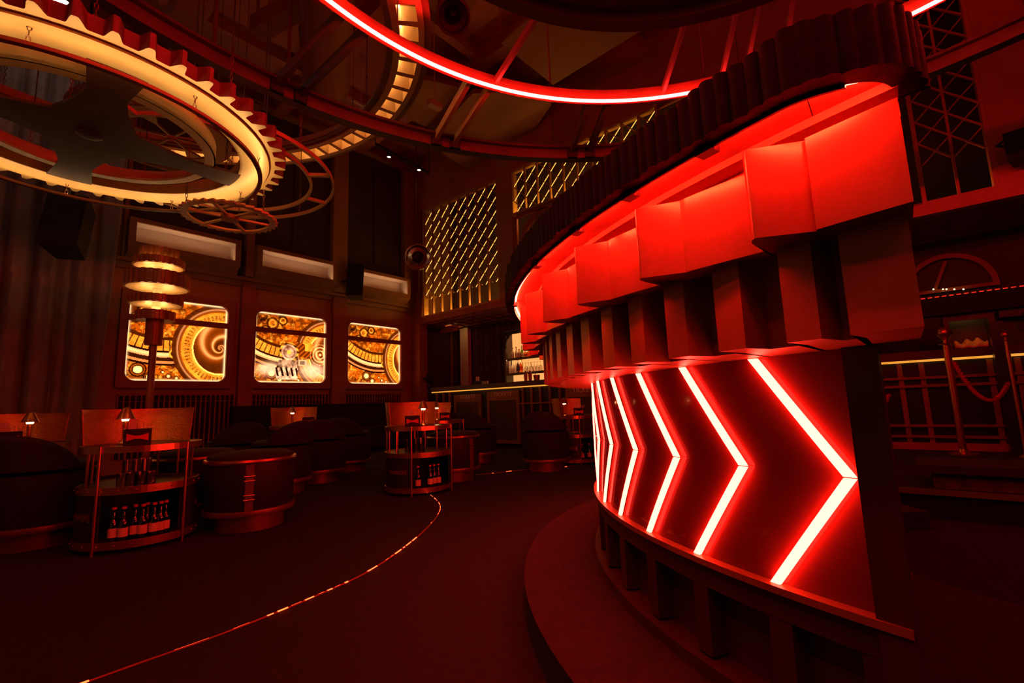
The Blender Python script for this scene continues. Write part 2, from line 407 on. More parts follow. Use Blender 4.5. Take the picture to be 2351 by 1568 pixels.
m = MB(); m.ringf(GC, TR-.020, TR+.020, ZT-.03, ZT-.024, n=180); m.ringf(GC, TR-.020, TR-.016, ZT-.03, ZT, n=180); m.ringf(GC, TR+.016, TR+.020, ZT-.03, ZT, n=180); t_ring = m.build('trim_ring', BRONZE, cog)
m = MB(); m.tube(circ(GC, TR, ZT-.003, 180), .008, 6, True); m.build('light_strip', WARM_LED, t_ring)
m = MB()
for g in range(20, 380, 40): 
    a = onc(GC, TR-.005, g); chain(m, a.x, a.y, ZT, ZG)
    a = onc(GC, 1.0*CS, g+13); chain(m, a.x, a.y, ZG+.2, ZC)
m.build('hanger_chain', STEEL, cog)

# ================================================================ slotted light ring, plain hoop, saw toothed gear, clock wheel
LS = 3.85/1.85; ZL = 5.0; DC = (-2.55*LS, .252*LS); DO = 1.398*LS; DI = 1.305*LS
lad = thing('slotted_ring', 'hanging ring with rows of amber lit slots behind the gold cog', 'ceiling ornament', (DC[0], DC[1], ZL))
m = MB(); m.ringf(DC, DI-.07, DI, ZL, ZL+.19, n=180); m.ringf(DC, DO, DO+.06, ZL, ZL+.19, n=180); m.build('ring_channel', GOLD, lad)
m = MB(); m.ringf(DC, DI, DO, ZL+.17, ZL+.19, n=180); m.build('top_plate', BROWNRED, lad)
m = MB(); m.ringf(DC, DI-.14, DI-.07, ZL+.02, ZL+.05, n=180); m.ringf(DC, DO+.06, DO+.13, ZL+.02, ZL+.05, n=180); m.build('flange', BRONZE, lad)
for k in range(70):
    g = 47.66+5.143*k; m = MB(); m.ringf(DC, DI, DO, ZL, ZL+.17, D(g-.62), D(g+.62), 2); m.build('rung', GOLD, lad)
m = MB(); m.tube(circ(DC, DI+.010, ZL+.150, 180), .008, 5, True); m.build('light_strip', WARM_LED, lad)
m = MB()
for g in range(10, 370, 45): a = onc(DC, DO+.03, g); chain(m, a.x, a.y, ZL+.19, ZC)
m.build('hanger_chain', STEEL, lad)

PS = 2.85/1.85; ZP = 4.0; PC = (-3.905*PS, 1.10*PS)
hoop = thing('double_hoop', 'thin double bronze hoop hanging beside the gold cog', 'ceiling ornament', (PC[0], PC[1], ZP))
m = MB(); m.ringf(PC, .878*PS, .893*PS, ZP, ZP+.045, n=140); m.build('outer_hoop', GOLD_DK, hoop)
m = MB(); m.ringf(PC, .703*PS, .722*PS, ZP, ZP+.045, n=140); m.build('inner_hoop', GOLD_DK, hoop)
for g in (12, 84, 48, 134, 190, 250, 310):
    a, b = onc(PC, .715*PS, g), onc(PC, .885*PS, g); m = MB(); m.bar((a.x, a.y, ZP+.02), (b.x, b.y, ZP+.02), .035, .04); m.build('cross_piece', GOLD_DK, hoop)
m = MB()
for g in (20, 110, 200, 290): a = onc(PC, .885*PS, g); chain(m, a.x, a.y, ZP+.04, ZC)
m.build('hanger_chain', STEEL, hoop)

ZS = 3.5; SS = 2.35/1.85; SC = (-4.735*SS, 1.513*SS); SR = .42*SS
saw = thing('saw_gear', 'small saw toothed gear with six spokes above the first sign box', 'ceiling ornament', (SC[0], SC[1], ZS))
def sawR(t):
    u = (t*32/(2*PI)) % 1; return SR*(.90+.10*(u if u < .8 else (1-u)*4))
m = MB(); m.ringf(SC, SR*.80, sawR, ZS, ZS+.025, n=512); m.build('toothed_rim', GOLD, saw)
for k in range(6):
    g = 20+60*k; a, b = onc(SC, .06, g), onc(SC, SR*.82, g); m = MB(); m.bar((a.x, a.y, ZS+.012), (b.x, b.y, ZS+.012), .035, .022); m.build('spoke', GOLD, saw)
m = MB(); m.lathe([(.015, -.02), (.09, -.02), (.10, 0), (.10, .03)], (SC[0], SC[1], ZS), 24); m.build('hub', GOLD_DK, saw)
m = MB()
for g in (30, 150, 270): a = onc(SC, SR*.85, g); chain(m, a.x, a.y, ZS+.025, ZC)
m.build('hanger_chain', STEEL, saw)

q = atz(395, 318, 4.7); KC = (q.x, q.y); ZK = 4.7
clock = thing('openwork_wheel', 'pale openwork wheel with leaf shaped hands seen through the gold cog', 'ceiling ornament', (KC[0], KC[1], ZK))
m = MB(); m.ringf(KC, .97, 1.02, ZK, ZK+.04, n=120); m.build('outer_hoop', BRONZE, clock)
m = MB(); m.ringf(KC, .50, .66, ZK, ZK+.03, n=120); m.build('pale_ring', GOLD_DK, clock)
for k in range(6):
    g = 15+60*k; m = MB(); d = Vector((math.cos(D(g)), math.sin(D(g)), 0)); e = Vector((-d.y, d.x, 0)); c0 = Vector((KC[0], KC[1], 0)); pts = []
    for i in range(13): u = i/12; pts.append(c0+d*(.06+.92*u)+e*(.012+.075*max(0, math.sin(PI*min(1, max(0, (u-.25)/.45))))**1.2))
    for i in range(13): u = 1-i/12; pts.append(c0+d*(.06+.92*u)-e*(.012+.075*max(0, math.sin(PI*min(1, max(0, (u-.25)/.45))))**1.2))
    m.prism([(p.x, p.y) for p in pts], ZK+.005, ZK+.03); m.build('leaf_hand', GOLD_DK, clock)
m = MB()
for g in (0, 120, 240): a = onc(KC, .995, g); chain(m, a.x, a.y, ZK+.04, ZC)
m.build('hanger_chain', STEEL, clock)
# ================================================================ room shell
XW = -12.5; kx = 12.5/11.6; YB = 11.5; YF = 9.6
def lz(z): return 1.15+(z-1.15)*kx
m = MB(); m.box(-13.2, 6, -5, 12, -.1, 0); struct('floor', m, CARPET)
m = MB(); m.box(-13.2, 6, -5, 12, ZC, ZC+.15)
for y in (-2.5, 0, 2.5, 5, 7.5, 10): m.box(-13.2, 6, y-.16, y+.16, ZC-.42, ZC)
for x in (-10.5, -7, -3.5, 0, 3.5): m.box(x-.10, x+.10, -5, 12, ZC-.28, ZC)
struct('ceiling', m, CEIL)
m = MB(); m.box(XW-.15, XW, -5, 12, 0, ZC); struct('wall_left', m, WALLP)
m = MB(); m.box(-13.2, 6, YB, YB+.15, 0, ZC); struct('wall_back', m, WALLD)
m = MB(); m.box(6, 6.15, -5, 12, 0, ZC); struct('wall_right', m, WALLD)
# pilasters, columns and header of the left wall
n_t = 0
def trim(mb, mat):
    global n_t
    n_t += 1; return struct('trim_%d' % n_t, mb, mat)
for y0, y1 in ((4.0, 4.29), (6.24, 6.63), (8.93, 9.12)):
    m = MB(); m.box(XW, XW+.16, y0*kx, y1*kx, 0, lz(4.2)); trim(m, BROWNRED)
for y0, y1, d in ((1.80, 1.87, .10), (4.03, 4.20, .22), (6.17, 6.60, .22), (8.53, 9.08, .22)):
    m = MB(); m.box(XW, XW+d, y0*kx, y1*kx, lz(4.32), lz(8.75)); trim(m, GOLD_DK if d < .2 else WALLP)
m = MB(); m.box(XW, XW+.22, 1.8*kx, 9.1*kx, lz(8.72), ZC-.3); trim(m, WALLP)
m = MB(); m.box(XW, XW+.10, 1.55*kx, 9.2*kx, lz(4.10), lz(4.22)); m.box(XW, XW+.20, 1.55*kx, 9.2*kx, lz(4.22), lz(4.30)); trim(m, TRIMW)
for i, (y0, y1) in enumerate(((1.87, 4.03), (4.20, 6.17), (6.60, 8.53))):   # dark glazing high in the wall
    m = MB(); m.box(XW, XW+.03, y0*kx, y1*kx, lz(4.32), lz(8.72)); o = struct('window_%d' % (i+1), m, WALLD)
    m = MB(); yy = (y0+y1)/2*kx; m.box(XW+.03, XW+.07, yy-.03, yy+.03, lz(5.4), lz(8.72)); m.build('mullion', WALLD, o)

# ---------------------------------------------------------------- back-lit train window murals
def _h(i, j, s): 
    v = math.sin(i*127.1+j*311.7+s*74.7)*43758.5453; return v-math.floor(v)
def vn(x, y, s=0):
    i, j = math.floor(x), math.floor(y); fx, fy = x-i, y-j; fx = fx*fx*(3-2*fx); fy = fy*fy*(3-2*fy)
    return (_h(i,j,s)*(1-fx)+_h(i+1,j,s)*fx)*(1-fy)+(_h(i,j+1,s)*(1-fx)+_h(i+1,j+1,s)*fx)*fy
def fbm(x, y, s=0): return (vn(x,y,s)*.5+vn(x*2.1,y*2.1,s+1)*.28+vn(x*4.3,y*4.3,s+2)*.22)
def mix(a, b, t): t = max(0, min(1, t)); return tuple(p+(q-p)*t for p, q in zip(a, b))
DKB = (.030, .006, .001); AMB = (.52, .125, .006); BRT = (1.0, .42, .06); PNK = (.62, .27, .11); WHT = (1.15, .74, .33)
def scene_art(x, y, cx, loco=False):
    f = fbm(x*5, y*5, 3); g = fbm(x*13, y*13, 9)
    c = mix(mix(DKB, AMB, f*2.0-.25), BRT, (g-.5)*2.6)
    c = mix(c, DKB, .75*math.exp(-((fbm(x*8+3, y*8, 21)-.5)/.03)**2))
    ox = cx-1.64                                        # the same picture, shifted along each window
    d = math.hypot(x-cx, (y-.95)*.92); th = math.atan2(y-.95, x-cx)
    rr = math.hypot(x-.6-ox, y+.6)
    if d > .90:
        if y < .55:                                     # upper left: parchment with fine scrolls
            c = mix(c, DKB, max(0, .9-4*abs(vn(x*9, y*9, 4)-.5))*.7)
            for bx, by, br in ((.28, .25, .13), (.52, .16, .10), (.12, .42, .09)):
                e = math.hypot(x-bx-ox*.6, y-by); c = mix(c, DKB, math.exp(-((e-br)/.018)**2)); c = mix(c, BRT, .6*math.exp(-((e-br*.6)/.014)**2))
        else:
            if 1.45 < rr < 1.66:
                a = math.atan2(x-.6-ox, y+.6)*14; fr = a-math.floor(a)
                c = mix(BRT, AMB, g) if .10 < fr < .9 else DKB
            elif rr < 1.45 and rr > 1.38: c = mix(DKB, AMB, .15)
            elif 1.66 <= rr < 1.70: c = DKB
            elif 1.70 <= rr < 1.80: c = mix(PNK, WHT, .5-abs(rr-1.74)*9)
            elif 1.80 <= rr < 1.88: c = mix(DKB, AMB, .08)
            elif 1.88 <= rr < 1.93: c = mix(AMB, PNK, .6)
            elif 1.93 <= rr < 1.97: c = DKB
            e = math.hypot(x-.80-ox, y-1.12)
            if e < .10: c = mix(BRT, DKB, .5+.5*math.sin(e*90-math.atan2(y-1.12, x-.8-ox)))
    for bx, by, br in ((.21, 1.46, .075), (.40, 1.60, .05), (.72, 1.58, .03), (.86, 1.62, .025), (.62, 1.50, .02)):
        e = math.hypot(x-bx-ox, y-by)
        if e < br: c = mix(WHT, AMB, e/br*.5)
        elif e < br*1.25: c = DKB
        elif e < br*1.6: c = mix(AMB, DKB, .4)
        elif e < br*1.9: c = DKB
    if d <= .90:
        if d > .74:
            c = mix(DKB, AMB, .10+.2*g); c = mix(c, PNK, .8*math.exp(-((d-.80)/.018)**2)); c = mix(c, AMB, .7*math.exp(-((d-.755)/.012)**2))
        elif d > .54:
            c = mix(AMB, BRT, .2+.9*f-.3*g)
            if .58 < d < .68:
                a = th*9; fr = a-math.floor(a)
                if abs(fr-.3) < .06 or abs(fr-.5) < .05 or abs(fr-.72+(d-.63)*2) < .06: c = DKB
        elif d > .51: c = mix(BRT, WHT, .3)
        else:
            c = mix(DKB, AMB, .10+.25*max(0, f-.4))
            for ph, k_ in ((0, 1.0), (2.4, .8)):
                sp = (math.log(max(d, .01)/.045)/.36-th-ph)/(2*PI); fr = abs(sp-round(sp))
                c = mix(c, WHT, k_*math.exp(-(fr/.055)**2)); c = mix(c, AMB, .6*math.exp(-(fr/.16)**2))
    if loco:
        sm = max(math.exp(-(((x-.36)/.24)**2+((y-1.36)/.13)**2)), math.exp(-(((x-1.42)/.28)**2+((y-1.38)/.17)**2)))
        c = mix(c, (.80, .48, .30), min(1, sm*1.5)*(.55+.6*g))
        if .98 < x < 1.45 and abs(y-.85-(x-1.1)*.25) < .17: c = mix(AMB, DKB, abs(math.sin((x+y)*26))*.8)
        if 1.22 < x < 1.45 and .68 < y < .88: c = mix(BRT, AMB, (x-1.22)*4)
        e = math.hypot(x-1.62, y-.95)
        if e < .27 and x > 1.3: c = mix(c, WHT, max(0, math.sin(e*75))**4*.9)
        e = math.hypot(x-.82, (y-.93)*.95)
        if e < .19: c = mix((.85, .50, .30), (.20, .07, .03), fbm(x*9, y*9, 5)*1.5-.25+.5*math.exp(-((e-.13)/.012)**2))
        elif e < .235: c = mix(BRT, DKB, .5+.5*math.sin(th*40))
        if e < .05: c = BRT
        if 1.12 < y < 1.32 and .58-(y-1.12)*.3 < x < 1.03: c = mix((.75, .42, .24), DKB, 1.6*g-.25)
        if 1.32 <= y < 1.60 and .50+(y-1.3)*.1 < x < 1.05: c = DKB if math.sin((x-(y-1.3)*.25)*52) > .2 and y < 1.52 else mix((.85, .50, .30), DKB, 1.3*g-.35)
        if 1.05 < x < 1.28 and 1.10 < y < 1.26: c = mix((.6, .36, .2), DKB, .6 if 1.1 < x < 1.22 and 1.13 < y < 1.22 else 0)
    return tuple(1.3*max(0, v)**1.4 for v in c)
def mural_mat():
    m, nt, out = nodes('mural_print'); e = nt.nodes.new('ShaderNodeEmission'); a = nt.nodes.new('ShaderNodeAttribute'); a.attribute_name = 'print'
    nt.links.new(a.outputs['Color'], e.inputs[0]); e.inputs[1].default_value = 1.6; nt.links.new(e.outputs[0], out.inputs[0]); return m
MURAL = mural_mat()
EDGE = emit('mural_edge_light', (1, .66, .30), 1.6)
def rrect(y0, y1, z0, z1, r, n=6):
    pts = []
    for cy, cz, a0 in ((y1-r, z1-r, 0), (y0+r, z1-r, PI/2), (y0+r, z0+r, PI), (y1-r, z0+r, 1.5*PI)):
        for i in range(n+1): t = a0+PI/2*i/n; pts.append((cy+r*math.cos(t), cz+r*math.sin(t)))
    return pts
def mural(name_label, y0, y1, z0, z1, cx, loco):
    xf = XW+.14
    t = thing('window_mural', name_label, 'lit mural', (XW, (y0+y1)/2, z0), 0, 'clockwork murals in the train windows')
    # front board with a rounded opening
    pts = rrect(y0, y1, z0, z1, .17); oy0, oy1, oz0, oz1 = y0-.14, y1+.14, z0-.16, z1+.16
    cyy, czz = (y0+y1)/2, (z0+z1)/2; outer = []
    for y, z in pts:
        dy, dz = y-cyy, z-czz; s_ = min((oy1-oy0)/2/max(1e-6, abs(dy)), (oz1-oz0)/2/max(1e-6, abs(dz))); outer.append((cyy+dy*s_, czz+dz*s_))
    m = MB(); N = len(pts)
    vs = [(xf, *p) for p in outer]+[(xf, *p) for p in pts]+[(XW+.05, *p) for p in pts]+[(XW, *p) for p in outer]; fs = []
    for i in range(N):
        j = (i+1) % N; fs += [(i, j, N+j, N+i), (N+i, N+j, 2*N+j, 2*N+i), (3*N+i, 3*N+j, j, i)]
    m.add(vs, fs); m.build('frame', BROWNRED, t)
    zb = z1-(z1-z0)*.255
    m = MB(); m.box(XW+.06, xf+.01, y0-.02, y1+.02, zb-.075, zb+.05); m.build('crossbar', BROWNRED, t)
    NX, NY = 170, 164; m = MB(); vs = []; cols = []; W_, H_ = 1.75, 1.68
    for j in range(NY+1):
        for i in range(NX+1):
            u, v = i/NX, j/NY; vs.append((XW+.055, y0+(y1-y0)*u, z1+(z0-z1)*v))
            ed = min(u*W_, (1-u)*W_, v*H_, (1-v)*H_, abs(v-.255)*H_*1.0+.02)
            c = scene_art(u*W_, v*H_, cx, loco); c = mix(c, WHT, .75*math.exp(-(ed/.028)**2)); cols += [*c, 1.0]  # white rim mixed into the print paints an edge glow
    fs = [(j*(NX+1)+i, j*(NX+1)+i+1, (j+1)*(NX+1)+i+1, (j+1)*(NX+1)+i) for j in range(NY) for i in range(NX)]
    m.add(vs, fs); o = m.build('printed_panel', MURAL, t)
    at = o.data.color_attributes.new('print', 'FLOAT_COLOR', 'POINT'); at.data.foreach_set('color', cols)
    return t
zb0, zb1 = lz(1.865), lz(3.555)
mural('lit train window mural with glowing spiral, nearest the grey curtain', 1.99*kx, 3.74*kx, zb0, zb1, 1.64, False)
mural('lit train window mural with a steam locomotive, middle of three', 4.33*kx, 6.08*kx, zb0, zb1, 1.85, True)
mural('lit train window mural of clock rings, farthest of three beside the corner', 6.70*kx, 8.45*kx, zb0, zb1, 2.05, False)

# ---------------------------------------------------------------- sign boxes on the ledge
XB = XW+.42
def signbox(label, y0, y1, za, zb):
    t = thing('sign_box', label, 'sign box', (XW, (y0+y1)/2, za), 0, 'empty lit sign boxes on the wall ledge')
    w = .12; m = MB()
    m.box(XW+.02, XB, y0, y1, za, za+w*.8); m.box(XW+.02, XB, y0, y1, zb-w*.8, zb); m.box(XW+.02, XB, y0, y0+w, za+w*.8, zb-w*.8); m.box(XW+.02, XB, y1-w, y1, za+w*.8, zb-w*.8)
    m.build('frame', TRIMW, t)
    m = MB(); e = .006; Y0, Y1, Z0, Z1 = y0+w, y1-w, za+w*.8, zb-w*.8
    m.box(XW+.03, XW+.05, Y0, Y1, Z0, Z1); m.box(XW+.05, XB-.03, Y0, Y1, Z1-e, Z1-.001); m.box(XW+.05, XB-.03, Y0, Y1, Z0+.001, Z0+e); m.box(XW+.05, XB-.03, Y0+.001, Y0+e, Z0+e, Z1-e); m.box(XW+.05, XB-.03, Y1-e, Y1-.001, Z0+e, Z1-e)
    m.build('lining', PALEW, t)
    m = MB(); m.box(XB-.02, XB-.002, Y0, Y1, Z0, Z0+.045); m.box(XB-.085, XB-.075, Y0, Y1, Z0, Z0+.04); m.build('baffle_lip', TRIMW, t)  # lips added to hide the strip and throw its light upward
    m = MB(); m.box(XB-.06, XB-.035, Y0+.1, Y1-.1, Z0+e, Z0+.014); m.build('light_strip', PALE_LED, t)
    m = MB(); vs = [(XW+.2, y0, lz(4.30)), (XB-.04, y0+.02, za), (XB-.04, y1-.02, za), (XW+.2, y1, lz(4.30)), (XW+.02, y0, lz(4.30)), (XW+.02, y0, za), (XW+.02, y1, za), (XW+.02, y1, lz(4.30))]
    m.add(vs, [(0,1,2,3), (0,4,5,1), (3,2,6,7), (4,7,6,5), (0,3,7,4), (1,5,6,2)]); m.build('sloped_base', GOLD_DK, t)
a, b, c, d = atx(300, 492, XB), atx(300, 567, XB), atx(555, 556, XB), atx(553, 613, XB)
zA, zB_ = (b.z+d.z)/2, (a.z+c.z)/2
signbox('empty lit sign box above the spiral mural, nearest the curtain', a.y, c.y, zA, zB_)
a, b = atx(593, 561, XB), atx(775, 610, XB); signbox('empty lit sign box above the locomotive mural, middle of three', a.y, b.y, zA, zB_)
b = atx(943, 640, XB); signbox('empty lit sign box half behind the black speaker, farthest of three', b.y-(c.y-atx(300, 492, XB).y), b.y, zA, zB_)

# ---------------------------------------------------------------- grilles under the murals, banquette, curtain
for lab, y0, y1 in (('dark slatted wall grille below the spiral mural', 1.93, 3.96), ('dark slatted wall grille below the locomotive mural', 4.34, 6.2), ('dark slatted wall grille below the farthest mural', 6.7, 8.5)):
    t = thing('wall_grille', lab, 'grille', (XW, (y0+y1)/2*kx, .3), 0, 'slatted grilles under the murals')
    m = MB(); m.box(XW, XW+.02, y0*kx, y1*kx, .3, lz(1.58)); m.build('backing', BLACKM, t)
    m = MB(); nn = 22
    for i in range(nn+1): y = (y0+(y1-y0)*i/nn)*kx; m.box(XW+.02, XW+.06, y-.014, y+.014, .3, lz(1.58))
    m.build('slats', BROWNRED, t)
    m = MB(); m.box(XW+.02, XW+.07, y0*kx, y1*kx, lz(1.57), lz(1.61)); m.box(XW+.02, XW+.065, y0*kx, y1*kx, lz(1.44), lz(1.455)); m.build('rail', BROWNRED, t)
t = thing('banquette', 'long dark banquette sofa along the wall under the murals', 'sofa', (XW+.5, 6.5, 0))
m = MB(); m.box(XW+.09, XW+1.0, 4.15, 9.6, .08, .52); m.build('base', VELVET, t)
m = MB()
for i in range(6): m.box(XW+.25, XW+1.03, 4.17+i*.905, 4.17+i*.905+.89, .52, .66)
m.build('seat', VELVET, t)
m = MB()
for i in range(6): y = 4.17+i*.905; m.box(XW+.09, XW+.34, y, y+.89, .66, 1.33)
m.build('backrest', VELVET, t)

def drape(name, label, x, ys, z0, z1, mat, amp=.07, per=.26, edge=None, axis='y', cat='curtain'):
    m = MB(); vs = []; fs = []; n = 220; L = 14
    for j in range(L+1):
        v = j/L; z = z0+(z1-z0)*v
        for i in range(n+1):
            u = i/n; e = ys[1]+(edge*(1-v)**1.5 if edge else 0); y = ys[0]+(e-ys[0])*u
            f = math.sin(2*PI*y/per+1.3*math.sin(y*2.1))+.45*math.sin(2*PI*y/(per*.43)+z*.25); w = amp*(.7+.5*(1-v))*f*(.8+.4*math.sin(y*1.7))
            vs.append((x+w, y, z) if axis == 'y' else (y, x+w, z))
    for j in range(L):
        for i in range(n): a = j*(n+1)+i; fs.append((a, a+1, a+n+2, a+n+1))
    m.add(vs, fs, True); o = m.build(name, mat); md = o.modifiers.new('thick', 'SOLIDIFY'); md.thickness = .012
    return tag(o, label, cat)
drape('stage_curtain', 'tall heavy grey brown curtain in soft folds at far left', XW+.33, (-3.2, 1.90), .02, 8.9, CURT, .10, .42, -.24)

# ================================================================ far wall: gallery, lattice screens, bar counter
def fz(z): return 1.15+(z-1.15)*(YF/7.5)
fx = YF/7.5
m = MB(); m.box(-12.4, 5.9, YF, YB, fz(3.30), fz(3.46))
for i in range(40): x = -12.2+i*.42; m.box(x-.012, x+.012, YF+.02, YB, fz(3.30)-.03, fz(3.30))
for i in range(5): y = YF+.2+i*.4; m.box(-12.2, 4.5, y-.012, y+.012, fz(3.30)-.03, fz(3.30))
trim(m, BROWNRED)
m = MB(); m.box(-12.4, -12.0, YF-.02, YF+.3, 0, ZC); trim(m, BROWNRED)
m = MB(); m.box(-8.42, -7.88, YF-.02, YF+.25, fz(3.46), ZC); trim(m, WALLP)
m = MB(); m.box(-12.0, 1.5, YF-.01, YF+.2, fz(6.30), ZC); trim(m, CEIL)
def lattice(label, x0, x1, z0, z1, zd, phase=0, bay=.424, lit=True, mats=(LATT, LATT)):
    t = thing('lattice_screen', label, 'lattice screen', ((x0+x1)/2, YF, z0))
    m = MB(); m.box(x0-.05, x0, YF-.02, YF+.16, z0, z1); m.box(x1, x1+.05, YF-.02, YF+.16, z0, z1); m.box(x0-.05, x1+.05, YF-.02, YF+.16, z1, z1+.06); m.box(x0-.05, x1+.05, YF-.02, YF+.16, z0-.06, z0); m.build('frame', mats[1], t)
    n = int(round((x1-x0)/bay)); b = (x1-x0)/n
    for i in range(1, n):
        m = MB(); m.box(x0+b*i-.016, x0+b*i+.016, YF, YF+.08, z0, z1); m.build('upright', mats[0], t)
    m = MB(); glow_mb = MB(); hgt = z1-zd; N = int(hgt/b)+n+2
    for s_ in (1, -1):
        for k in range(-N, N):
            zc = z1+phase-k*b               # line height at x0 (s=1 rising) or x1
            lo, hi = (zd-zc)/b, (z1-zc)/b
            lo, hi = max(0, lo), min(n, hi)
            if hi-lo < .05: continue
            if s_ > 0: p, q = (x0+b*lo, zc+b*lo), (x0+b*hi, zc+b*hi)
            else: p, q = (x1-b*lo, zc+b*lo), (x1-b*hi, zc+b*hi)
            yb = YF+.060 if s_ > 0 else YF+.022
            m.bar((p[0], yb, p[1]), (q[0], yb, q[1]), .034 if s_ > 0 else .038, .016 if s_ > 0 else .022, up=(0, 0, 1))
            if s_ > 0 and lit: e_ = .0078; glow_mb.bar((p[0]+e_, yb, p[1]-e_), (q[0]+e_, yb, q[1]-e_), .022, .006, up=(0, 0, 1))  # emissive faces added where the slats would catch the strip light
    o = m.build('diagonal_bars', mats[0], t)
    if lit: glow_mb.build('slat_glow', SLAT_GLOW, o)
    if lit:
        for k in range(int((z1-z0)/(b*2))+1):
            pass
        pass
    m = MB(); m.box(x0+.04, x1-.04, YF+.20, YF+.23, z0+.0, z0+.03); m.build('light_strip', LATT_LED if lit else STRIP_LED, t)
    return t
lattice('tall gold lattice screen on the gallery left of the broad post', -11.76, -8.47, fz(3.48), fz(6.27), fz(3.9))
lattice('short bright gold lattice screen right of the post, behind the bar canopy', -7.84, -3.6, fz(5.31), fz(6.27), fz(5.31))
xr = aty(2285, 438, YF).x; xm = aty(2203, 445, YF).x
lattice('red lit lattice screen in the right corner above the stanchions', xm-(xr-xm), xr, fz(3.46), fz(6.4), fz(3.95), .2, xr-xm, False, (REDP, REDP))
m = MB(); m.box(xr+.05, 3.5, YF-.05, YF+.2, fz(3.40), ZC); trim(m, REDP)
m = MB(); m.box(xm-(xr-xm)-.9, 3.5, YF-.07, YF+.1, fz(3.28), fz(3.42)); trim(m, REDP)
# arch fret under the short lattice
t = thing('arch_fret', 'dark pierced arch fretwork under the short lattice screen', 'fretwork', (-7.6, YF, fz(4.6)))
m = MB(); zt = fz(5.22)
for x0, x1, r in ((-7.84, -7.84, 0),): m.box(-7.84, -7.74, YF, YF+.08, fz(3.46), zt)
m.ringf((-6.9, 0), .62, .74, 0, .08, 0, PI, 30); m.v = [(x, YF+z, fz(4.3)+y*1.4) if False else (x, y, z) for x, y, z in m.v]
nv = []
for i, (x, y, z) in enumerate(m.v): nv.append((x, y, z) if i < 8 else (x, YF+z, fz(4.45)+y*1.3))
m.v = nv; m.build('arch_board', BROWNRED, t)
m = MB(); m.box(-7.74, -3.6, YF, YF+.06, zt-.06, zt+.04); m.build('top_rail', BROWNRED, t)

# drapes, pale door jamb and lit shelf behind the bar
drape('back_drape', 'dark red drape along the left wall behind the bar end', XW+.12, (9.95, 11.3), .3, fz(3.28), CURTD, .05, .24)
drape('back_drape', 'dark red drape behind the bar, left of the pale post', YB-.12, (-12.3, -12.3+.4+aty(1057, 800, YB).x+11.9), .3, fz(3.28), CURTD, .05, .24, None, 'x')
xa, xb_ = aty(1059, 800, YB-.2).x, aty(1080, 800, YB-.2).x
t = thing('pale_post', 'narrow pale post between the drapes behind the bar', 'post', ((xa+xb_)/2, YB-.2, 0)); zq = fz(3.27)
m = MB(); m.box(xa, xa+.42*(xb_-xa), YB-.26, YB-.16, 0, zq); m.build('post_side', WHITEP, t)
m = MB(); m.box(xa+.5*(xb_-xa), xb_, YB-.32, YB-.16, 0, zq); m.build('post_front', WHITEP, t)
m = MB(); m.box(xa-.2, xb_+.2, YB-.98, YB-.95, zq-.20, zq); m.build('post_baffle', BROWNRED, t)
m = MB(); m.box(xa+.05, xb_-.02, YB-.90, YB-.86, zq-.06, zq-.02); m.build('light_strip', STRIP_LED, t)  # strip added to brighten the post, with a lip to hide it
YS = 10.9
xs0, xs1 = aty(1163, 870, YS).x, aty(1300, 866, YS).x
drape('back_drape', 'dark red drape behind the bar, between pale post and bottle shelf', YB-.12, (xb_+.03, xs0-.15), .3, fz(3.28), CURTD, .05, .24, None, 'x')
t = thing('bottle_shelf', 'warmly lit back bar shelf crowded with bottles and glasses', 'shelf', ((xs0+xs1)/2, YS+.3, 0))
zs1 = aty(1180, 857, YS+.15).z; zs2 = aty(1180, 823, YS+.15).z; zsT = aty(1180, 762, YS).z; zs0 = zs1-.22
m = MB(); m.box(xs0, xs1, YS+.34, YS+.38, zs0-.3, zsT); m.build('back_panel', SHELF_BACK, t)  # panel made to glow in place of light falling on it
m = MB(); m.box(xs0-.06, xs0, YS, YS+.38, 0, zsT+.05); m.box(xs1, xs1+.06, YS, YS+.38, 0, zsT+.05); m.box(xs0-.06, xs1+.06, YS, YS+.38, zsT, zsT+.08); m.box(xs0, xs1, YS, YS+.38, 0, zs0-.3); m.build('carcass', DARKWOOD, t)
for z in (zs1, zs2):
    m = MB(); m.box(xs0, xs1, YS+.02, YS+.34, z-.035, z); o = m.build('shelf_board', DARKWOOD, t)
    m = MB(); m.box(xs0+.02, xs1-.02, YS+.02, YS+.032, z-.075, z-.035); m.build('baffle_lip', DARKWOOD, o)
for z in (zs2-.036, zsT-.003):
    m = MB(); m.box(xs0+.02, xs1-.02, YS+.045, YS+.06, z-.016, z); m.build('light_strip', WARM_LED, t)  # strips added to light the bottle fronts, hidden by added lips
m = MB(); m.box(xs0, xs1, YS+.0, YS+.02, zsT-.06, zsT); m.build('top_baffle', DARKWOOD, t)
# pierced corner bracket
m = MB(); R_ = .34; m.ringf((xs0+.42, 0), .40, .46, 0, .05, PI*.5, PI, 16); m.v = [(x, YS-.03+z, zsT-.44+y) for x, y, z in m.v]
m.bar((xs0, YS-.005, zsT-.5), (xs0, YS-.005, zsT), .05, .06, up=(1,0,0)); m.bar((xs0, YS-.005, zsT-.02), (xs0+.5, YS-.005, zsT-.02), .05, .06); m.bar((xs0+.02, YS-.005, zsT-.02), (xs0+.15, YS-.005, zsT-.17), .04, .05)
m.build('corner_bracket', BLACKM, t)

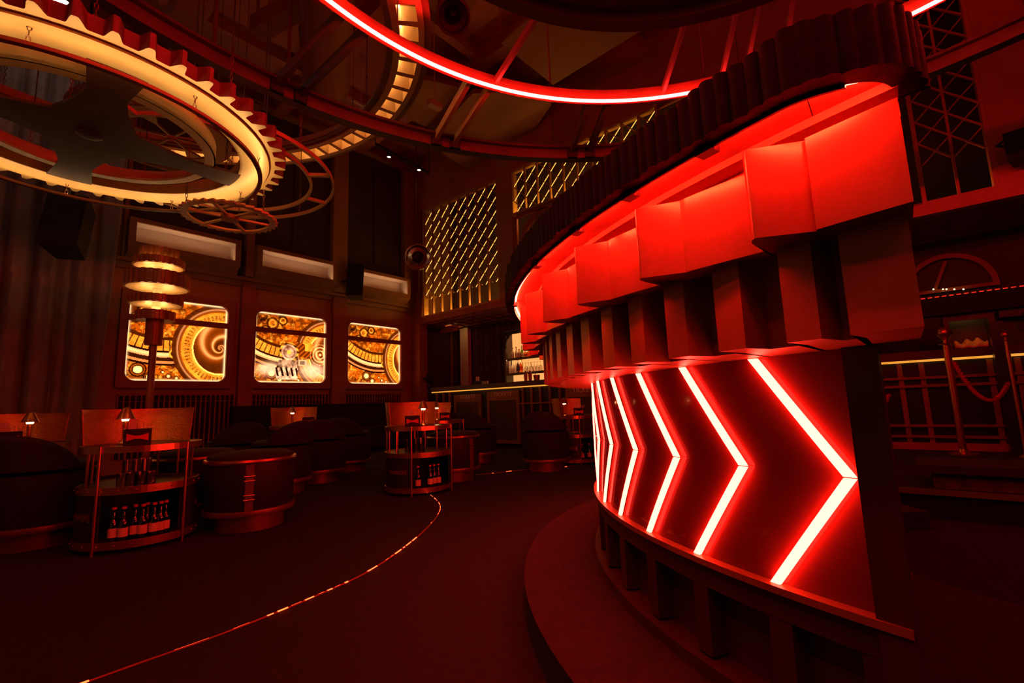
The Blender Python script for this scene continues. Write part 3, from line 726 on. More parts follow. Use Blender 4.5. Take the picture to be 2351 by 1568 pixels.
# ---------------------------------------------------------------- long bar counter with ticket panels
X0, X1 = aty(994, 902, YF).x, 2.4
zg = aty(1250, 885, YF).z
cnt = thing('bar_counter', 'long dark bar counter with amber strip and ticket panels along far wall', 'bar counter', ((X0+X1)/2, YF+.3, 0))
m = MB(); m.box(X0-.05, X1, YF-.06, YF+.75, zg+.02, zg+.15); m.build('counter_top', DARKWOOD, cnt)
m = MB(); m.box(X0, X1, YF+.06, YF+.6, .0, zg+.02); m.build('front_board', BLACK, cnt)
m = MB(); m.box(X0, X1, YF-.055, YF-.03, zg-.014, zg+.019); m.build('light_strip', WARM_DIM, cnt)
def font_mesh(txt, size):
    cu = bpy.data.curves.new('t', 'FONT'); cu.body = txt; cu.size = size; cu.align_x = 'CENTER'; cu.align_y = 'CENTER'; cu.extrude = .004; cu.space_character = 1.12
    ob = bpy.data.objects.new('t', cu); COL.objects.link(ob); dg = bpy.context.evaluated_depsgraph_get(); me = bpy.data.meshes.new_from_object(ob.evaluated_get(dg))
    vs = [v.co.copy() for v in me.vertices]; fs = [tuple(p.vertices) for p in me.polygons]; bpy.data.objects.remove(ob); bpy.data.meshes.remove(me); return vs, fs
tv, tf = font_mesh('TICKETS', .155)
def ticket(label, pl, pr, ptop, pbot, ptxt, grill=False):
    x0, x1 = aty(pl, ptop, YF).x, aty(pr, ptop, YF).x; z1 = aty((pl+pr)/2, ptop, YF).z; z0 = max(.05, aty((pl+pr)/2, pbot, YF).z); zt = aty(*ptxt, YF).z; xt = aty(*ptxt, YF).x
    m = MB(); w = .09; zi = zt-.16
    m.box(x0, x1, YF-.0, YF+.06, zi, z1); m.box(x0, x0+w, YF-.0, YF+.06, z0, zi); m.box(x1-w, x1, YF-.0, YF+.06, z0, zi); m.box(x0+w, x1-w, YF-.0, YF+.06, z0, z0+w)
    o = m.build('ticket_panel', BRONZE, cnt); o['label'] = label
    m = MB(); m.box(x0+w, x1-w, YF+.03, YF+.06, z0+w, zi); m.build('inset', DARKWOOD, o)
    m = MB(); m.add([(xt+v.x, YF-.003-v.z, zt+v.y) for v in tv], tf); m.build('lettering', WHITEP, o)
    if grill:
        m = MB()
        for i in range(18):
            x = x0+w+.02+i*(x1-x0-2*w)/18; m.bar((x, YF+.02, zi-.02), (min(x1-w, x+.30), YF+.02, zi-.02-(min(x1-w, x+.30)-x)*1.7), .02, .012, up=(0,-1,0))
        m.box(x0+w, x1-w, YF+.012, YF+.025, zi-.03, zi-.015); m.build('slanted_grille', BRASS, o)
ticket('bronze ticket panel with a slanted brass grille', 1042, 1103, 906, 1016, (1072, 911), True)
ticket('bronze ticket panel with a plain inset door', 1117, 1190, 898, 1018, (1154, 906))
ticket('bronze ticket panel behind the farthest table', 1297, 1372, 885, 1025, (1341, 895.5))
zr = [aty(1240, y, YF).z for y in (925,)]
for px_ in (1002, 1017, 1031, 1199, 1219, 1239, 1261, 1284):
    x = aty(px_, 905, YF).x; m = MB(); m.box(x-.022, x+.022, YF-.0, YF+.06, .05, zg-.03); m.build('post', BRONZE, cnt)
m = MB()
for xx0, xx1 in ((aty(1193, 925, YF).x, aty(1296, 925, YF).x), (X0, aty(1040, 925, YF).x)): m.box(xx0, xx1, YF-.02, YF+.0, zr[0]-.02, zr[0]+.02)
m.build('rail', BRONZE, cnt)
for px_ in (1770, 1830, 1895, 1935, 2067, 2118, 2277, 2342):
    x = aty(px_, 860, YF).x; m = MB(); m.box(x-.032, x+.032, YF-.0, YF+.06, .3, zg-.03); m.build('post', BRONZE, cnt)
for y_ in (866, 885, 977, 1002):
    z = aty(2150, y_, YF).z; m = MB(); m.box(-3.2, X1, YF-.035, YF-.0, z-.02, z+.02); m.build('rail', BRONZE, cnt)
m = MB(); m.box(-3.2, X1, YF-.08, YF+.05, .257, .36); m.build('kick_board', BROWNRED, cnt)

# raised step, bench, stanchions on the right
m = MB(); m.box(-.25, 5.9, 5.75, YF+.06, .0, .257); trim(m, CARPET)
m = MB(); m.box(-.25, 5.9, 5.715, 5.75, .215, .262); trim(m, BRASS)
p0, p1 = atz(2148, 1128, .26), atz(2350, 1141, .26)
t = thing('low_bench', 'low dark bench on a rough stone base at the right edge', 'bench', (1.2, 6.1, .257))
m = MB(); m.box(p0.x, 3.2, 5.86, 6.4, .257, .40); m.build('stone_base', STONE, t)
m = MB(); m.box(p0.x-.10, 3.3, 5.78, 6.5, .40, .47); m.build('seat_slab', BLACKM, t)
def stanchion(label, p, h=1.53, k=1.0):
    t = thing('rope_stanchion', label, 'stanchion', p, 0, 'rope stanchions by the bar')
    m = MB(); m.lathe([(.16*k, 0), (.16*k, .02), (.05*k, .05), (.045*k, .08)], p, 20); m.build('base', BRASS, t)
    m = MB(); m.lathe([(.042*k, .05), (.042*k, h)], p, 16); m.build('pole', COPPER, t)
    m = MB(); m.lathe([(r_*k, h+z_*k) for r_, z_ in [(.075, 0), (.08, .012), (.03, .03), (.03, .06), (.042, .075), (.03, .09)]+[(.085*math.cos(a), .165+.085*math.sin(a)) for a in [D(-65+i*15.4) for i in range(11)]]+[(0, .25)]], p, 18); m.build('finial', COPPER, t)
    return p
def at_base(px_, py_, z): return tuple(atz(px_, py_, z))
s1 = stanchion('copper rope stanchion with ball top, in front of amber bar strip', at_base(2213, 1044, .257))
d2 = ath(2349, 1000, Vector(s1[:2]).length*.985); s2 = stanchion('dark copper rope stanchion at the right picture edge', (d2.x, d2.y, .257), 1.5, .5)
d3 = ath(1925, 960, 8.6); s3 = stanchion('copper rope stanchion seen through the neon bar glass', (d3.x, d3.y, .0), 1.2)
def rope(label, a, b, za, zb, sag):
    m = MB(); pts = []
    for i in range(61):
        u = i/60; p = Vector(a)*(1-u)+Vector(b)*u; p.z = za+(zb-za)*u-sag*4*u*(1-u); pts.append(p)
    for s_ in range(3):
        m.tube([p+Vector((math.cos(i*1.1+s_*2.09)*.014, .014*math.cos(i*1.1+s_*2.09+.7), math.sin(i*1.1+s_*2.09)*.014)) for i, p in enumerate(pts)], .019, 6)
    tag(m.build('barrier_rope', ROPE), label, 'rope')
ra, rb = aty(2190, 832, s1[1]), aty(2314, 880, 9.06); rope('twisted red rope hanging from the big stanchion to the slim pillar', (ra.x, s1[1], 0), (rb.x, 9.06, 0), ra.z, rb.z, .36)
rope('twisted red rope seen through the neon bar glass', (s3[0]+.06, s3[1], 0), (ath(2040, 900, 9.0).x, ath(2040, 900, 9.0).y, 0), 1.22, 1.1, .34)
# pillar, pelmet, arched opening and bar clutter in the right corner
xp = [aty(x_, 900, 9.2).x for x_ in (2296, 2330)]
m = MB(); m.box(xp[0], xp[1], 9.1, 9.3, .257, aty(2310, 735, 9.1).z); tag(m.build('dark_pillar', BLACK), 'slim black pillar in front of the far bar at right', 'pillar')
za, zb2 = aty(2240, 672, YF+.1).z, aty(2240, 715, YF+.1).z
t = thing('bar_pelmet', 'fluted dark pelmet above the far bar in the right corner', 'pelmet', (.8, YF+.1, zb2))
m = MB(); vs = []; 
for i in range(240):
    x = -1.2+i*.015; m.box(x, x+.015, YF+.1-.02*abs(math.sin(i*.55)), YF+.3, zb2, za)
m.build('fluting', BLACKRUB, t)
m = MB()
for i in range(44): m.box(-1.2+i*.082, -1.2+i*.082+.05, YF+.06, YF+.075, za, za+.012)
m.build('red_dash_light', emit('red_dash', (1, .03, .01), .8), t)
p = aty(2180, 662, YB-.05); r_ = .55
t = thing('arched_opening', 'dim arched opening with tiny lights above the fluted pelmet', 'arch', (p.x, YB-.1, p.z))
m = MB(); m.ringf((p.x, 0), r_, r_+.08, 0, .06, 0, PI, 30); m.v = [(x, YB-.12+z, p.z+y) for x, y, z in m.v]; m.box(p.x-r_-.08, p.x+r_+.08, YB-.12, YB-.05, p.z-.06, p.z); m.build('arch_frame', BROWNRED, t)
m = MB(); m.bar((p.x-.2, YB-.09, p.z), (p.x, YB-.09, p.z+.5), .05, .03, up=(0,1,0)); m.build('glazing_bar', BROWNRED, t)
for i, px_ in enumerate((2143, 2165, 2173, 2191, 2212)):
    q = aty(px_, 664, YB-.2); m = MB(); m.ball(q, .014, 8); m.build('tiny_lamp', emit('tiny_%d' % i, (1, .7, .3), 3), t)
q = aty(2192, 796, YF+.35); ztop = zg+.152
m = MB(); vs = []; fs = []
w0, w1 = aty(2190, 795, YF+.4).x, aty(2268, 790, YF+.4).x
for j in range(9):
    for i in range(25):
        u, v = i/24, j/8; vs.append((w0+(w1-w0)*u, YF+.3+.28*v, ztop+.012+(.12+.03*math.sin(u*19)+.02*math.sin(u*7+v*9))*math.sin(PI*min(1, v*1.15+.04))))
for j in range(8):
    for i in range(24): fs.append((j*25+i, j*25+i+1, j*25+i+26, j*25+i+25))
m.add(vs, fs, True); o = m.build('paper_bag', pbr('kraft_paper', (.7, .45, .15), .6, 0, .2, 6)); o.modifiers.new('thick', 'SOLIDIFY').thickness = .01; tag(o, 'crumpled golden paper bag lying on the far right bar', 'paper bag')
m = MB(); m.box(w0, w1, YF+.62, YF+.64, ztop, ztop+.55); m.build
t = thing('display_case', 'dark wooden display case behind the crumpled paper bag', 'display case', ((w0+w1)/2, YF+.6, ztop))
m = MB(); m.box(w0-.03, w1+.03, YF+.60, YF+.66, ztop, ztop+.56); m.box(w0-.09, w0-.03, YF+.2, YF+.66, ztop, ztop+.62); m.box(w1+.03, w1+.09, YF+.2, YF+.66, ztop, ztop+.62); m.box(w0-.09, w1+.09, YF+.2, YF+.66, ztop+.56, ztop+.62); m.box(w0-.03, w1+.03, YF+.2, YF+.22, ztop+.44, ztop+.56); m.build('case', DARKWOOD, t)
m = MB(); m.box(w0, w1, YF+.26, YF+.28, ztop+.53, ztop+.55); m.build('light_strip', STRIP_LED, t)  # strip added out of sight to light the paper bag
q = aty(2330, 770, YF+.4)
t = thing('coffee_machine', 'black coffee machine on the bar at the right edge', 'coffee machine', (q.x, YF+.4, ztop))
m = MB(); m.box(q.x-.15, q.x+.6, YF+.2, YF+.6, ztop, ztop+.12); m.box(q.x-.15, q.x+.6, YF+.4, YF+.6, ztop+.12, ztop+.42); m.box(q.x-.15, q.x+.6, YF+.18, YF+.6, ztop+.42, ztop+.55); m.build('housing', BLACK, t)
m = MB(); m.tube([(q.x+.1, YF+.17, ztop+.45), (q.x+.1, YF+.12, ztop+.38), (q.x+.1, YF+.14, ztop+.3)], .02, 8); m.ball((q.x+.25, YF+.16, ztop+.48), .03); m.build('spout', CHROME, t)
# ================================================================ service trolleys and what stands on them
def rivets(band, z):
    r0_ = None
    for i in range(12):
        a = D(-95+i*16); p = (.463*math.cos(a), .463*math.sin(a), z)
        if r0_ is None: m = MB(); m.ball((0, 0, 0), .008, 8); r0_ = m.build('rivet', BRASS, band); o = r0_
        else: o = r0_.copy(); COL.objects.link(o); o.parent = band
        o.location = Vector(p)*S
def make_trolley(label, c):
    t = thing('drinks_trolley', label, 'drinks trolley', (0, 0, 0), 0, 'round leather and copper drinks trolleys')
    m = MB(); m.lathe([(0, .868), (.452, .868), (.452, .896), (0, .896)], n=48, smooth=False); m.build('table_top', BLACK, t)
    m = MB(); m.ringf((0,0), .452, .466, .845, .902, n=64); m.build('top_band', COPPER, t)
    for a in (-50, 32, 130, 212): 
        p = (.474*math.cos(D(a)), .474*math.sin(D(a))); m = MB(); m.tube([(*p, 0), (*p, .905)], .012, 10); m.build('leg', COPPER, t)
    for a in (62, 100, 150, 190, 235, 275): 
        p = (.40*math.cos(D(a)), .40*math.sin(D(a))); m = MB(); m.tube([(*p, .55), (*p, .868)], .011, 8); m.build('shelf_post', COPPER, t)
    m = MB(); m.lathe([(0, .505), (.445, .505), (.445, .548), (0, .548)], n=48, smooth=False); m.build('shelf', DARKWOOD, t)
    m = MB(); m.ringf((0,0), .445, .462, .492, .556, n=64); b = m.build('shelf_band', COPPER, t)
    rivets(b, .524)
    m = MB(); m.lathe([(0, .055), (.445, .055), (.445, .09), (0, .09)], n=48, smooth=False); m.build('base_board', DARKWOOD, t)
    m = MB(); m.ringf((0,0), .445, .462, .042, .105, n=64); b = m.build('base_band', COPPER, t)
    rivets(b, .074)
    m = MB(); m.ringf((0,0), .432, .448, .09, .505, D(30), D(311), 60); m.build('drum_side', LEATHER, t)
    for a0 in (262, 60):
        m = MB(); m.ringf((0,0), .448, .454, .285, .33, D(a0), D(a0+38), 12); s_ = m.build('strap', STRAP, t)
        m = MB(); m.ringf((0,0), .454, .462, .27, .345, D(a0+30), D(a0+33), 3); m.ringf((0,0), .454, .462, .27, .345, D(a0+37), D(a0+40), 3); m.build('buckle', BRASS, s_)
    m = MB(); n = 48; vs = []; fs = []
    for k in range(n+1):
        a = D(108+(262-108)*k/n)
        for r, z in ((.425, .905), (.455, 1.235), (.463, 1.235), (.433, .905)): vs.append((r*math.cos(a), r*math.sin(a), z))
    for k in range(n):
        for i in range(4): fs.append((k*4+i, k*4+(i+1)%4, k*4+4+(i+1)%4, k*4+4+i))
    fs += [(0,3,2,1), (n*4, n*4+1, n*4+2, n*4+3)]
    m.add(vs, fs, True); m.build('copper_back', COPPERS, t)
    t.location = Vector((c[0], c[1], 0))*S; t['o'] = (c[0], c[1], 0); return t
def dirp(px_, dist, y_=960): v = ath(px_, y_, dist); return (v.x, v.y, 0)
TN = (-5.66, 1.17, 0); TM = (-5.337, 4.23, 0); TB = dirp(684, 9.5); TF = dirp(1322, 9.25); TL = dirp(38, 7.5); TR_ = dirp(1008, 9.0)
tr0 = make_trolley('round drinks trolley in the left foreground, bottles in its drum', TN)
dup(tr0, TM, 'round drinks trolley in mid room beside the end of the red floor light')
dup(tr0, TB, 'round drinks trolley by the banquette, half hidden by dark tub chairs')
dup(tr0, TF, 'round drinks trolley farthest away, next to the neon bar')
dup(tr0, TL, 'round drinks trolley cut by the left picture edge')
dup(tr0, TR_, 'round drinks trolley just behind the mid room one')

def make_lamp(label, p):
    t = thing('table_lamp', label, 'table lamp', (0,0,0), 0, 'small copper table lamps')
    m = MB(); m.lathe([(.058, 0), (.058, .012), (.03, .035), (.018, .06)], n=24); m.build('foot', COPPER, t)
    m = MB(); m.lathe([(.017, .05), (.024, .235)], n=16); m.build('stem', COPPERS, t)
    m = MB(); m.lathe([(.078, .235), (.074, .24), (.030, .335), (.018, .343), (0, .345)], n=28); m.lathe([(.076, .236), (.028, .33)], n=28, caps=False); m.build('shade', COPPER, t)
    m = MB(); m.lathe([(.0255, .218), (.029, .222), (.031, .243), (.0, .25)], n=18); m.build('bulb', WARM_BULB, t)
    t.location = Vector(p)*S; t['o'] = tuple(p); return t
def onT(px_, dist, z=.9): v = ath(px_, 960, dist); return (v.x, v.y, z)
l0 = make_lamp('copper table lamp on the nearest trolley, behind the black caddy', onT(289, 5.80))
dup(l0, onT(972, 6.66), 'bright copper table lamp on the mid room trolley by the bow tie caddy')
dup(l0, onT(671, 9.45), 'slim copper table lamp in front of the dark banquette')
dup(l0, onT(1297, 9.1), 'copper table lamp on the farthest trolley near the ticket panels')
dup(l0, onT(70, 7.4), 'copper table lamp at the left edge below the curtain')
dup(l0, onT(1003, 8.95), 'copper table lamp mostly hidden behind the mid room lamp')

def make_caddy(label, p, rz):
    t = thing('menu_caddy', label, 'caddy', (0,0,0), 0, 'black caddies on the trolleys')
    m = MB(); w, d, h = .10, .07, .145
    m.box(-w, w, -d, d, 0, .012); m.box(-w, w, -d, -d+.01, .012, h); m.box(-w, w, d-.01, d, .012, h); m.box(-w, -w+.01, -d+.01, d-.01, .012, h); m.box(w-.01, w, -d+.01, d-.01, .012, h); m.build('box', BLACKM, t)
    m = MB(); f = -d-.006
    for s_ in (1, -1): m.hexa([(s_*.008, f, .062), (s_*.078, f, .040), (s_*.078, f, .105), (s_*.008, f, .082)], [(s_*.008, f+.006, .062), (s_*.078, f+.006, .040), (s_*.078, f+.006, .105), (s_*.008, f+.006, .082)])
    m.box(-.012, .012, f-.004, f+.006, .058, .086); m.build('bow_tie', REDT, t)
    m = MB(); m.box(-.07, .0, .01, .018, .02, .235); m.build('menu_card', PAPER, t)
    for i in range(4): 
        x = .02+.018*i; m = MB(); m.tube([(x, -.01+.008*i, .02), (x+.012*(i-1), .0, .19+.012*(i % 2))], .006, 6); m.build('straw', PAPER, t)
    t.location = Vector(p)*S; t.rotation_euler.z = rz; t['o'] = tuple(p); return t
def face(p): return math.atan2(-p[1], -p[0])+PI/2
p = onT(319, 5.50); c0 = make_caddy('black menu caddy with bow tie on the nearest trolley', p, face(p))
for px_, dd, lab in ((947, 6.50, 'black menu caddy with red bow tie on the mid room trolley'), (708, 9.35, 'black menu caddy beside the slim lamp by the banquette'), (1330, 9.0, 'black menu caddy with upright card on the farthest trolley'), (24, 7.2, 'black menu caddy with card at the left picture edge'), (1022, 8.8, 'black menu caddy behind the mid room trolley')):
    p = onT(px_, dd); dup(c0, p, lab, face(p))

# ---------------------------------------------------------------- glasses and bottles
def make_tumbler(label, p, grp, tall=1.0):
    t = MB(); h = .11*tall; t.lathe([(.0, .004), (.034, .004), (.036, .0), (.040, h), (.037, h), (.033, .012), (0, .012)], n=14)
    o = t.build('glass_tumbler', GLASSM); o.location = Vector(p)*S; o['o'] = tuple(p); tag(o, label, 'glass', grp); return o
def spots(c, lst, z): return [(c[0]+r*math.cos(D(a)), c[1]+r*math.sin(D(a)), z) for r, a in lst]
lab = 'cut glass tumbler clustered on the middle shelf of the nearest trolley'
pts = spots(TN, [(.34,-36),(.35,-24),(.35,-12),(.34,0),(.26,-30),(.26,-15),(.26,2),(.18,-22),(.17,0)], .549)
g0 = make_tumbler(lab, pts[0], 'tumblers on the nearest trolley')
for p in pts[1:]: dup(g0, p, lab)
for p in spots(TN, [(.31,-30),(.31,-18),(.30,-6),(.22,-10)], .549+.112): dup(g0, p, 'cut glass tumbler stacked on others on the nearest trolley', 0, 'stacked tumblers on the nearest trolley')
lab = 'tall glass on the middle shelf of the mid room trolley'
pts = spots(TM, [(.34,-64),(.36,-54),(.36,-43),(.35,-32),(.28,-58),(.28,-44),(.27,-30)], .549)
h0 = make_tumbler(lab, pts[0], 'tall glasses on the mid room trolley', 1.75)
for p in pts[1:]: dup(h0, p, lab)
def make_bottle(label, p, mat, h=.30, r=.034, cap=REDT, lab_m=PAPER, grp=None, white=False):
    t = thing('bottle', label, 'bottle', (0,0,0), 0, grp)
    m = MB(); m.lathe([(0, 0), (r, 0), (r, h*.50), (r*.85, h*.58), (r*.42, h*.68), (r*.36, h*.92), (r*.44, h*.93), (r*.44, h*.955), (0, h*.955)], n=16); m.build('body', mat, t)
    m = MB(); m.lathe([(r+.001, h*.14), (r+.001, h*.40)], n=16, caps=False); m.build('label', lab_m, t)
    m = MB(); m.lathe([(r*.5, h*.93), (r*.5, h), (0, h)], n=12, caps=False); m.build('cap', cap, t)
    t.location = Vector(p)*S; t['o'] = tuple(p); return t
def drumspots(c, lst): return spots(c, lst, .091)
grp = 'bottles in the nearest trolley'
ords = ['leftmost bottle', 'second bottle from the left', 'third bottle from the left', 'fourth bottle from the left', 'fifth bottle from the left', 'sixth bottle from the left', 'seventh bottle from the left', 'rightmost bottle']
pts = drumspots(TN, [(.38,-38),(.385,-27),(.33,-16),(.36,-7),(.30,0),(.36,6),(.36,14),(.35,22)])
b0 = make_bottle(ords[0]+' in the drum of the nearest trolley', pts[0], BOTTLEG, .29, .036, REDT, PAPER, grp)
for i in range(1, 8): dup(b0, pts[i], ords[i]+' in the drum of the nearest trolley')
pts = drumspots(TM, [(.38,-40),(.36,-14),(.34,-2),(.35,10)])
for i, p in enumerate(pts): dup(b0, p, ['leftmost bottle', 'second bottle from the left', 'third bottle from the left', 'rightmost bottle'][i]+' in the drum of the mid room trolley', 0, 'bottles in the mid room trolley')
for i, p in enumerate(drumspots(TF, [(.37,-44),(.36,-20)])): dup(b0, p, ['left', 'right'][i]+' bottle in the drum of the farthest trolley', 0, 'bottles in the farthest trolley')
for i, p in enumerate(spots(TB, [(.34,-120),(.36,-96)], .549)): dup(b0, p, ['left', 'right'][i]+' bottle on the shelf of the banquette trolley', 0, 'bottles on the banquette trolley')
# shelf bottles behind the bar
WH, nt_, out_ = nodes('frosted_white_glass'); t_ = nt_.nodes.new('ShaderNodeBsdfTranslucent'); t_.inputs[0].default_value = (.95, .85, .7, 1); d_ = nt_.nodes.new('ShaderNodeBsdfDiffuse'); d_.inputs[0].default_value = (.9, .82, .7, 1)
x_ = nt_.nodes.new('ShaderNodeMixShader'); x_.inputs[0].default_value = .4; nt_.links.new(t_.outputs[0], x_.inputs[1]); nt_.links.new(d_.outputs[0], x_.inputs[2]); nt_.links.new(x_.outputs[0], out_.inputs[0])
def sx(px_): return aty(px_, 840, YS+.17).x
grp = 'bottles on the back bar shelf'
def shelfb(px_, z, lab, mat, h, r, cap=PALEW, lm=PAPER): return make_bottle(lab, (sx(px_), YS+.17, z+.002), mat, h, r, cap, lm, grp)
for i, px_ in enumerate((1171, 1177.5, 1183.5)): shelfb(px_, zs1, ['left', 'middle', 'right'][i]+' of three frosted white bottles on the lower back bar shelf', WH, .40, .050, WH)
shelfb(1189.5, zs1, 'dark slim bottle on the lower back bar shelf', BOTTLEG, .50, .045, BLACKM, BLACKM)
shelfb(1197, zs1, 'amber bottle on the lower back bar shelf, right of the dark one', BOTTLEA, .50, .058, BLACKM, BOTTLEA)
shelfb(1178, zs2, 'white labelled bottle at the left of the upper back bar shelf', WH, .34, .055)
shelfb(1186.5, zs2, 'white labelled bottle second on the upper back bar shelf', WH, .36, .045)
shelfb(1193, zs2, 'short pink bottle on the upper back bar shelf', pbr('pink_glass', (.8, .45, .35), .3, 0, .1), .27, .055, BROWNRED)
shelfb(1199.5, zs2, 'green wine bottle on the upper back bar shelf', glass('green_glass', (.35, .5, .10), .1), .36, .048)
shelfb(1207, zs2, 'small amber bottle on the upper back bar shelf', BOTTLEA, .24, .05, BRASS, PAPER)
shelfb(1215, zs2, 'round amber decanter on the upper back bar shelf', BOTTLEA, .24, .075, BRASS, BOTTLEA)
lab = 'stemmed glass upside down on the back bar shelf'
w0_ = None
for px_, z in ((1208, zs1), (1214, zs1), (1221, zs1), (1228, zs1), (1235, zs1), (1242, zs1)):
    p = (sx(px_), YS+.15, z+.002)
    if w0_ is None:
        m = MB(); m.lathe([(.055, 0), (.062, .08), (.04, .16), (.008, .20), (.007, .27), (.045, .285), (0, .287)], n=14); w0_ = m.build('stemmed_glass', GLASSM); w0_.location = Vector(p)*S; w0_['o'] = p; tag(w0_, lab, 'glass', 'stemmed glasses on the back bar shelf')
    else: dup(w0_, p, lab)
ztop = zg+.151
for i, px_ in enumerate((1207, 1217)):
    x = aty(px_, 860, YF+.45).x; m = MB(); m.lathe([(.045, 0), (.058, .20), (.052, .205), (.045, .24), (.025, .285), (.018, .31), (0, .31)], n=20)
    o = m.build('cocktail_shaker', COPPER); o.location = Vector((x, YF+.45, ztop))*S; o['o'] = (x, YF+.45, ztop); tag(o, ['left', 'right'][i]+' of two red lit copper shakers on the bar before the bottle shelf', 'shaker')
x = aty(1232, 860, YF+.45).x
t = thing('ice_bucket', 'small metal bucket with a leaning spoon on the bar', 'ice bucket', (x, YF+.45, ztop)); m = MB(); m.lathe([(.075, 0), (.095, .17), (.09, .17), (.07, .01), (0, .01)], (x, YF+.45, ztop), 20); m.build('bucket', COPPER, t)
m = MB(); m.tube([(x+.03, YF+.45, ztop+.02), (x-.20, YF+.45, ztop+.52)], .008, 6); m.build('spoon', CHROME, t)
x = aty(1097, 880, YF+.4).x
t = thing('napkin_caddy', 'dark napkin caddy standing on the bar left of the bottle shelf', 'caddy', (x, YF+.4, ztop)); m = MB(); m.box(x-.14, x+.14, YF+.33, YF+.47, ztop, ztop+.13); m.build('box', BLACKM, t)
m = MB(); m.box(x-.06, x+.05, YF+.38, YF+.42, ztop+.13, ztop+.26); m.build('menu_card', PAPER, t)
for i, px_ in enumerate((1108, 1113, 1118)):
    x = aty(px_, 880, YF+.4).x; o = dup(g0, (x, YF+.4, ztop), ['left', 'middle', 'right'][i]+' of three small glasses beside the napkin caddy on the bar', 0, 'glasses beside the napkin caddy')
for px_, lab, mat, h in ((2052, 'small clear bottle on the bar just right of the neon bar', WH, .24), (2066, 'small clear bottle next to the red capped one on the bar', WH, .22), (2078, 'red capped bottle on the bar right of the neon bar', REDT, .30)):
    x = aty(px_, 795, YF+.35).x; make_bottle(lab, (x, YF+.35, ztop), mat, h, .05, REDT, PAPER, 'bottles at the near end of the far bar')
x = aty(988, 880, YF+.35).x
t = thing('flower_vase', 'dark leafy plant in a vase at the left end of the far bar', 'plant', (x, YF+.3, ztop)); m = MB(); m.lathe([(.05, 0), (.08, .1), (.05, .2), (0, .2)], (x, YF+.3, ztop), 16); m.build('vase', BLACK, t)
m = MB()
for i in range(46):
    a, e, l = rnd(0, 6.28), rnd(.2, 1.4), rnd(.16, .42); q = Vector((x+math.cos(a)*math.cos(e)*l, YF+.3+math.sin(a)*math.cos(e)*l, ztop+.2+math.sin(e)*l)); b_ = Vector((x, YF+.3, ztop+.19)); w = Vector((-math.sin(a), math.cos(a), .2))*.035; mid = b_.lerp(q, .6)
    m.add([b_, mid+w, q, mid-w], [(0,1,2,3)])
m.build('leaves', pbr('dark_leaf', (.05, .03, .015), .6), t)

# ---------------------------------------------------------------- drum stools and tub chairs
def make_stool(label, p, rz, back=False):
    t = thing('tub_chair' if back else 'drum_stool', label, 'chair' if back else 'stool', (0,0,0), 0, 'dark tub chairs with copper bases' if back else 'strapped leather drum stools')
    m = MB(); m.lathe([(.32, 0), (.32, .16)], n=40); m.build('base', BASECOP, t)
    m = MB(); m.lathe([(.38, .16), (.425, .165), (.43, .19), (.425, .212), (.40, .215)], n=48); m.build('lower_rim', BASECOP, t)
    m = MB(); m.lathe([(.40, .205), (.41, .22), (.412, .655), (.40, .66)], n=48); m.build('drum_body', VELVET if back else LEATHER, t)
    if not back: m = MB(); m.lathe([(.40, .652), (.428, .658), (.435, .675), (.428, .695), (.40, .70)], n=48); m.build('upper_rim', COPPER, t)
    m = MB(); m.lathe([(.405, .695), (.40, .725), (.34, .75), (.2, .762), (0, .765)], n=40); m.build('cushion', VELVET, t)
    if back:
        m = MB(); vs = []; fs = []; n = 40
        for k in range(n+1):
            a = D(20+140*k/n); u = abs(k/n-.5)*2; zt = 1.02-.22*u**2.2
            for r, z in ((.34, .70), (.36, zt-.05), (.39, zt), (.43, zt-.04), (.435, .70)): vs.append((r*math.cos(a), r*math.sin(a), z))
        for k in range(n):
            for i in range(5): fs.append((k*5+i, k*5+(i+1)%5, k*5+5+(i+1)%5, k*5+5+i))
        fs += [(0,4,3,2,1), tuple(n*5+i for i in range(5))]
        m.add(vs, fs, True); m.build('backrest', VELVET, t)
    else:
        for a in (-90, 90):
            m = MB(); m.ringf((0,0), .412, .418, .215, .655, D(a-5), D(a+5), 4); s_ = m.build('strap', STRAP, t)
            for z in (.52, .34):
                m = MB(); pts = [(.424*math.cos(D(a+dx)), .424*math.sin(D(a+dx)), z+dz) for dx, dz in ((-6.5,-.022),(6.5,-.022),(6.5,.022),(-6.5,.022))]
                m.tube(pts, .006, 6, True, False); m.build('buckle', BRASS, s_)
    t.location = Vector(p)*S; t.rotation_euler.z = rz; t['o'] = tuple(p); return t
def pt(px_, dist): v = ath(px_, 1000, dist); return (v.x, v.y, 0)
p = pt(580, 5.72); st = make_stool('dark leather drum stool with buckled strap, nearest the camera', p, face(p)-.02)
p = pt(450, 6.6); dup(st, p, 'dark leather drum stool between the nearest trolley and the nearest stool', face(p)+.62)
p = pt(1040, 7.65); dup(st, p, 'dark leather drum stool peeking out right of the mid room trolley', face(p)+.75)
p = pt(735, 8.55); tc = make_stool('dark tub chair with copper base before the banquette trolley', p, face(p)+PI, True)
for px_, dd, lab, r in ((800, 9.7, 'dark tub chair with copper base, right of the banquette trolley', 2.6), (1252, 8.35, 'dark tub chair standing left of the farthest trolley', 2.9), (648, 7.75, 'dark tub chair back just behind the nearest drum stool', 3.9), (108, 6.45, 'big dark tub chair left of the nearest trolley', 2.5), (1028, 10.5, 'dark tub chair behind the hidden lamp trolley, left one', 3.6), (1095, 9.85, 'dark tub chair in front of the slanted grille panel', 2.6), (545, 8.65, 'dark tub chair between drum stools and banquette', 3.5)):
    p = pt(px_, dd); dup(tc, p, lab, face(p)+r)

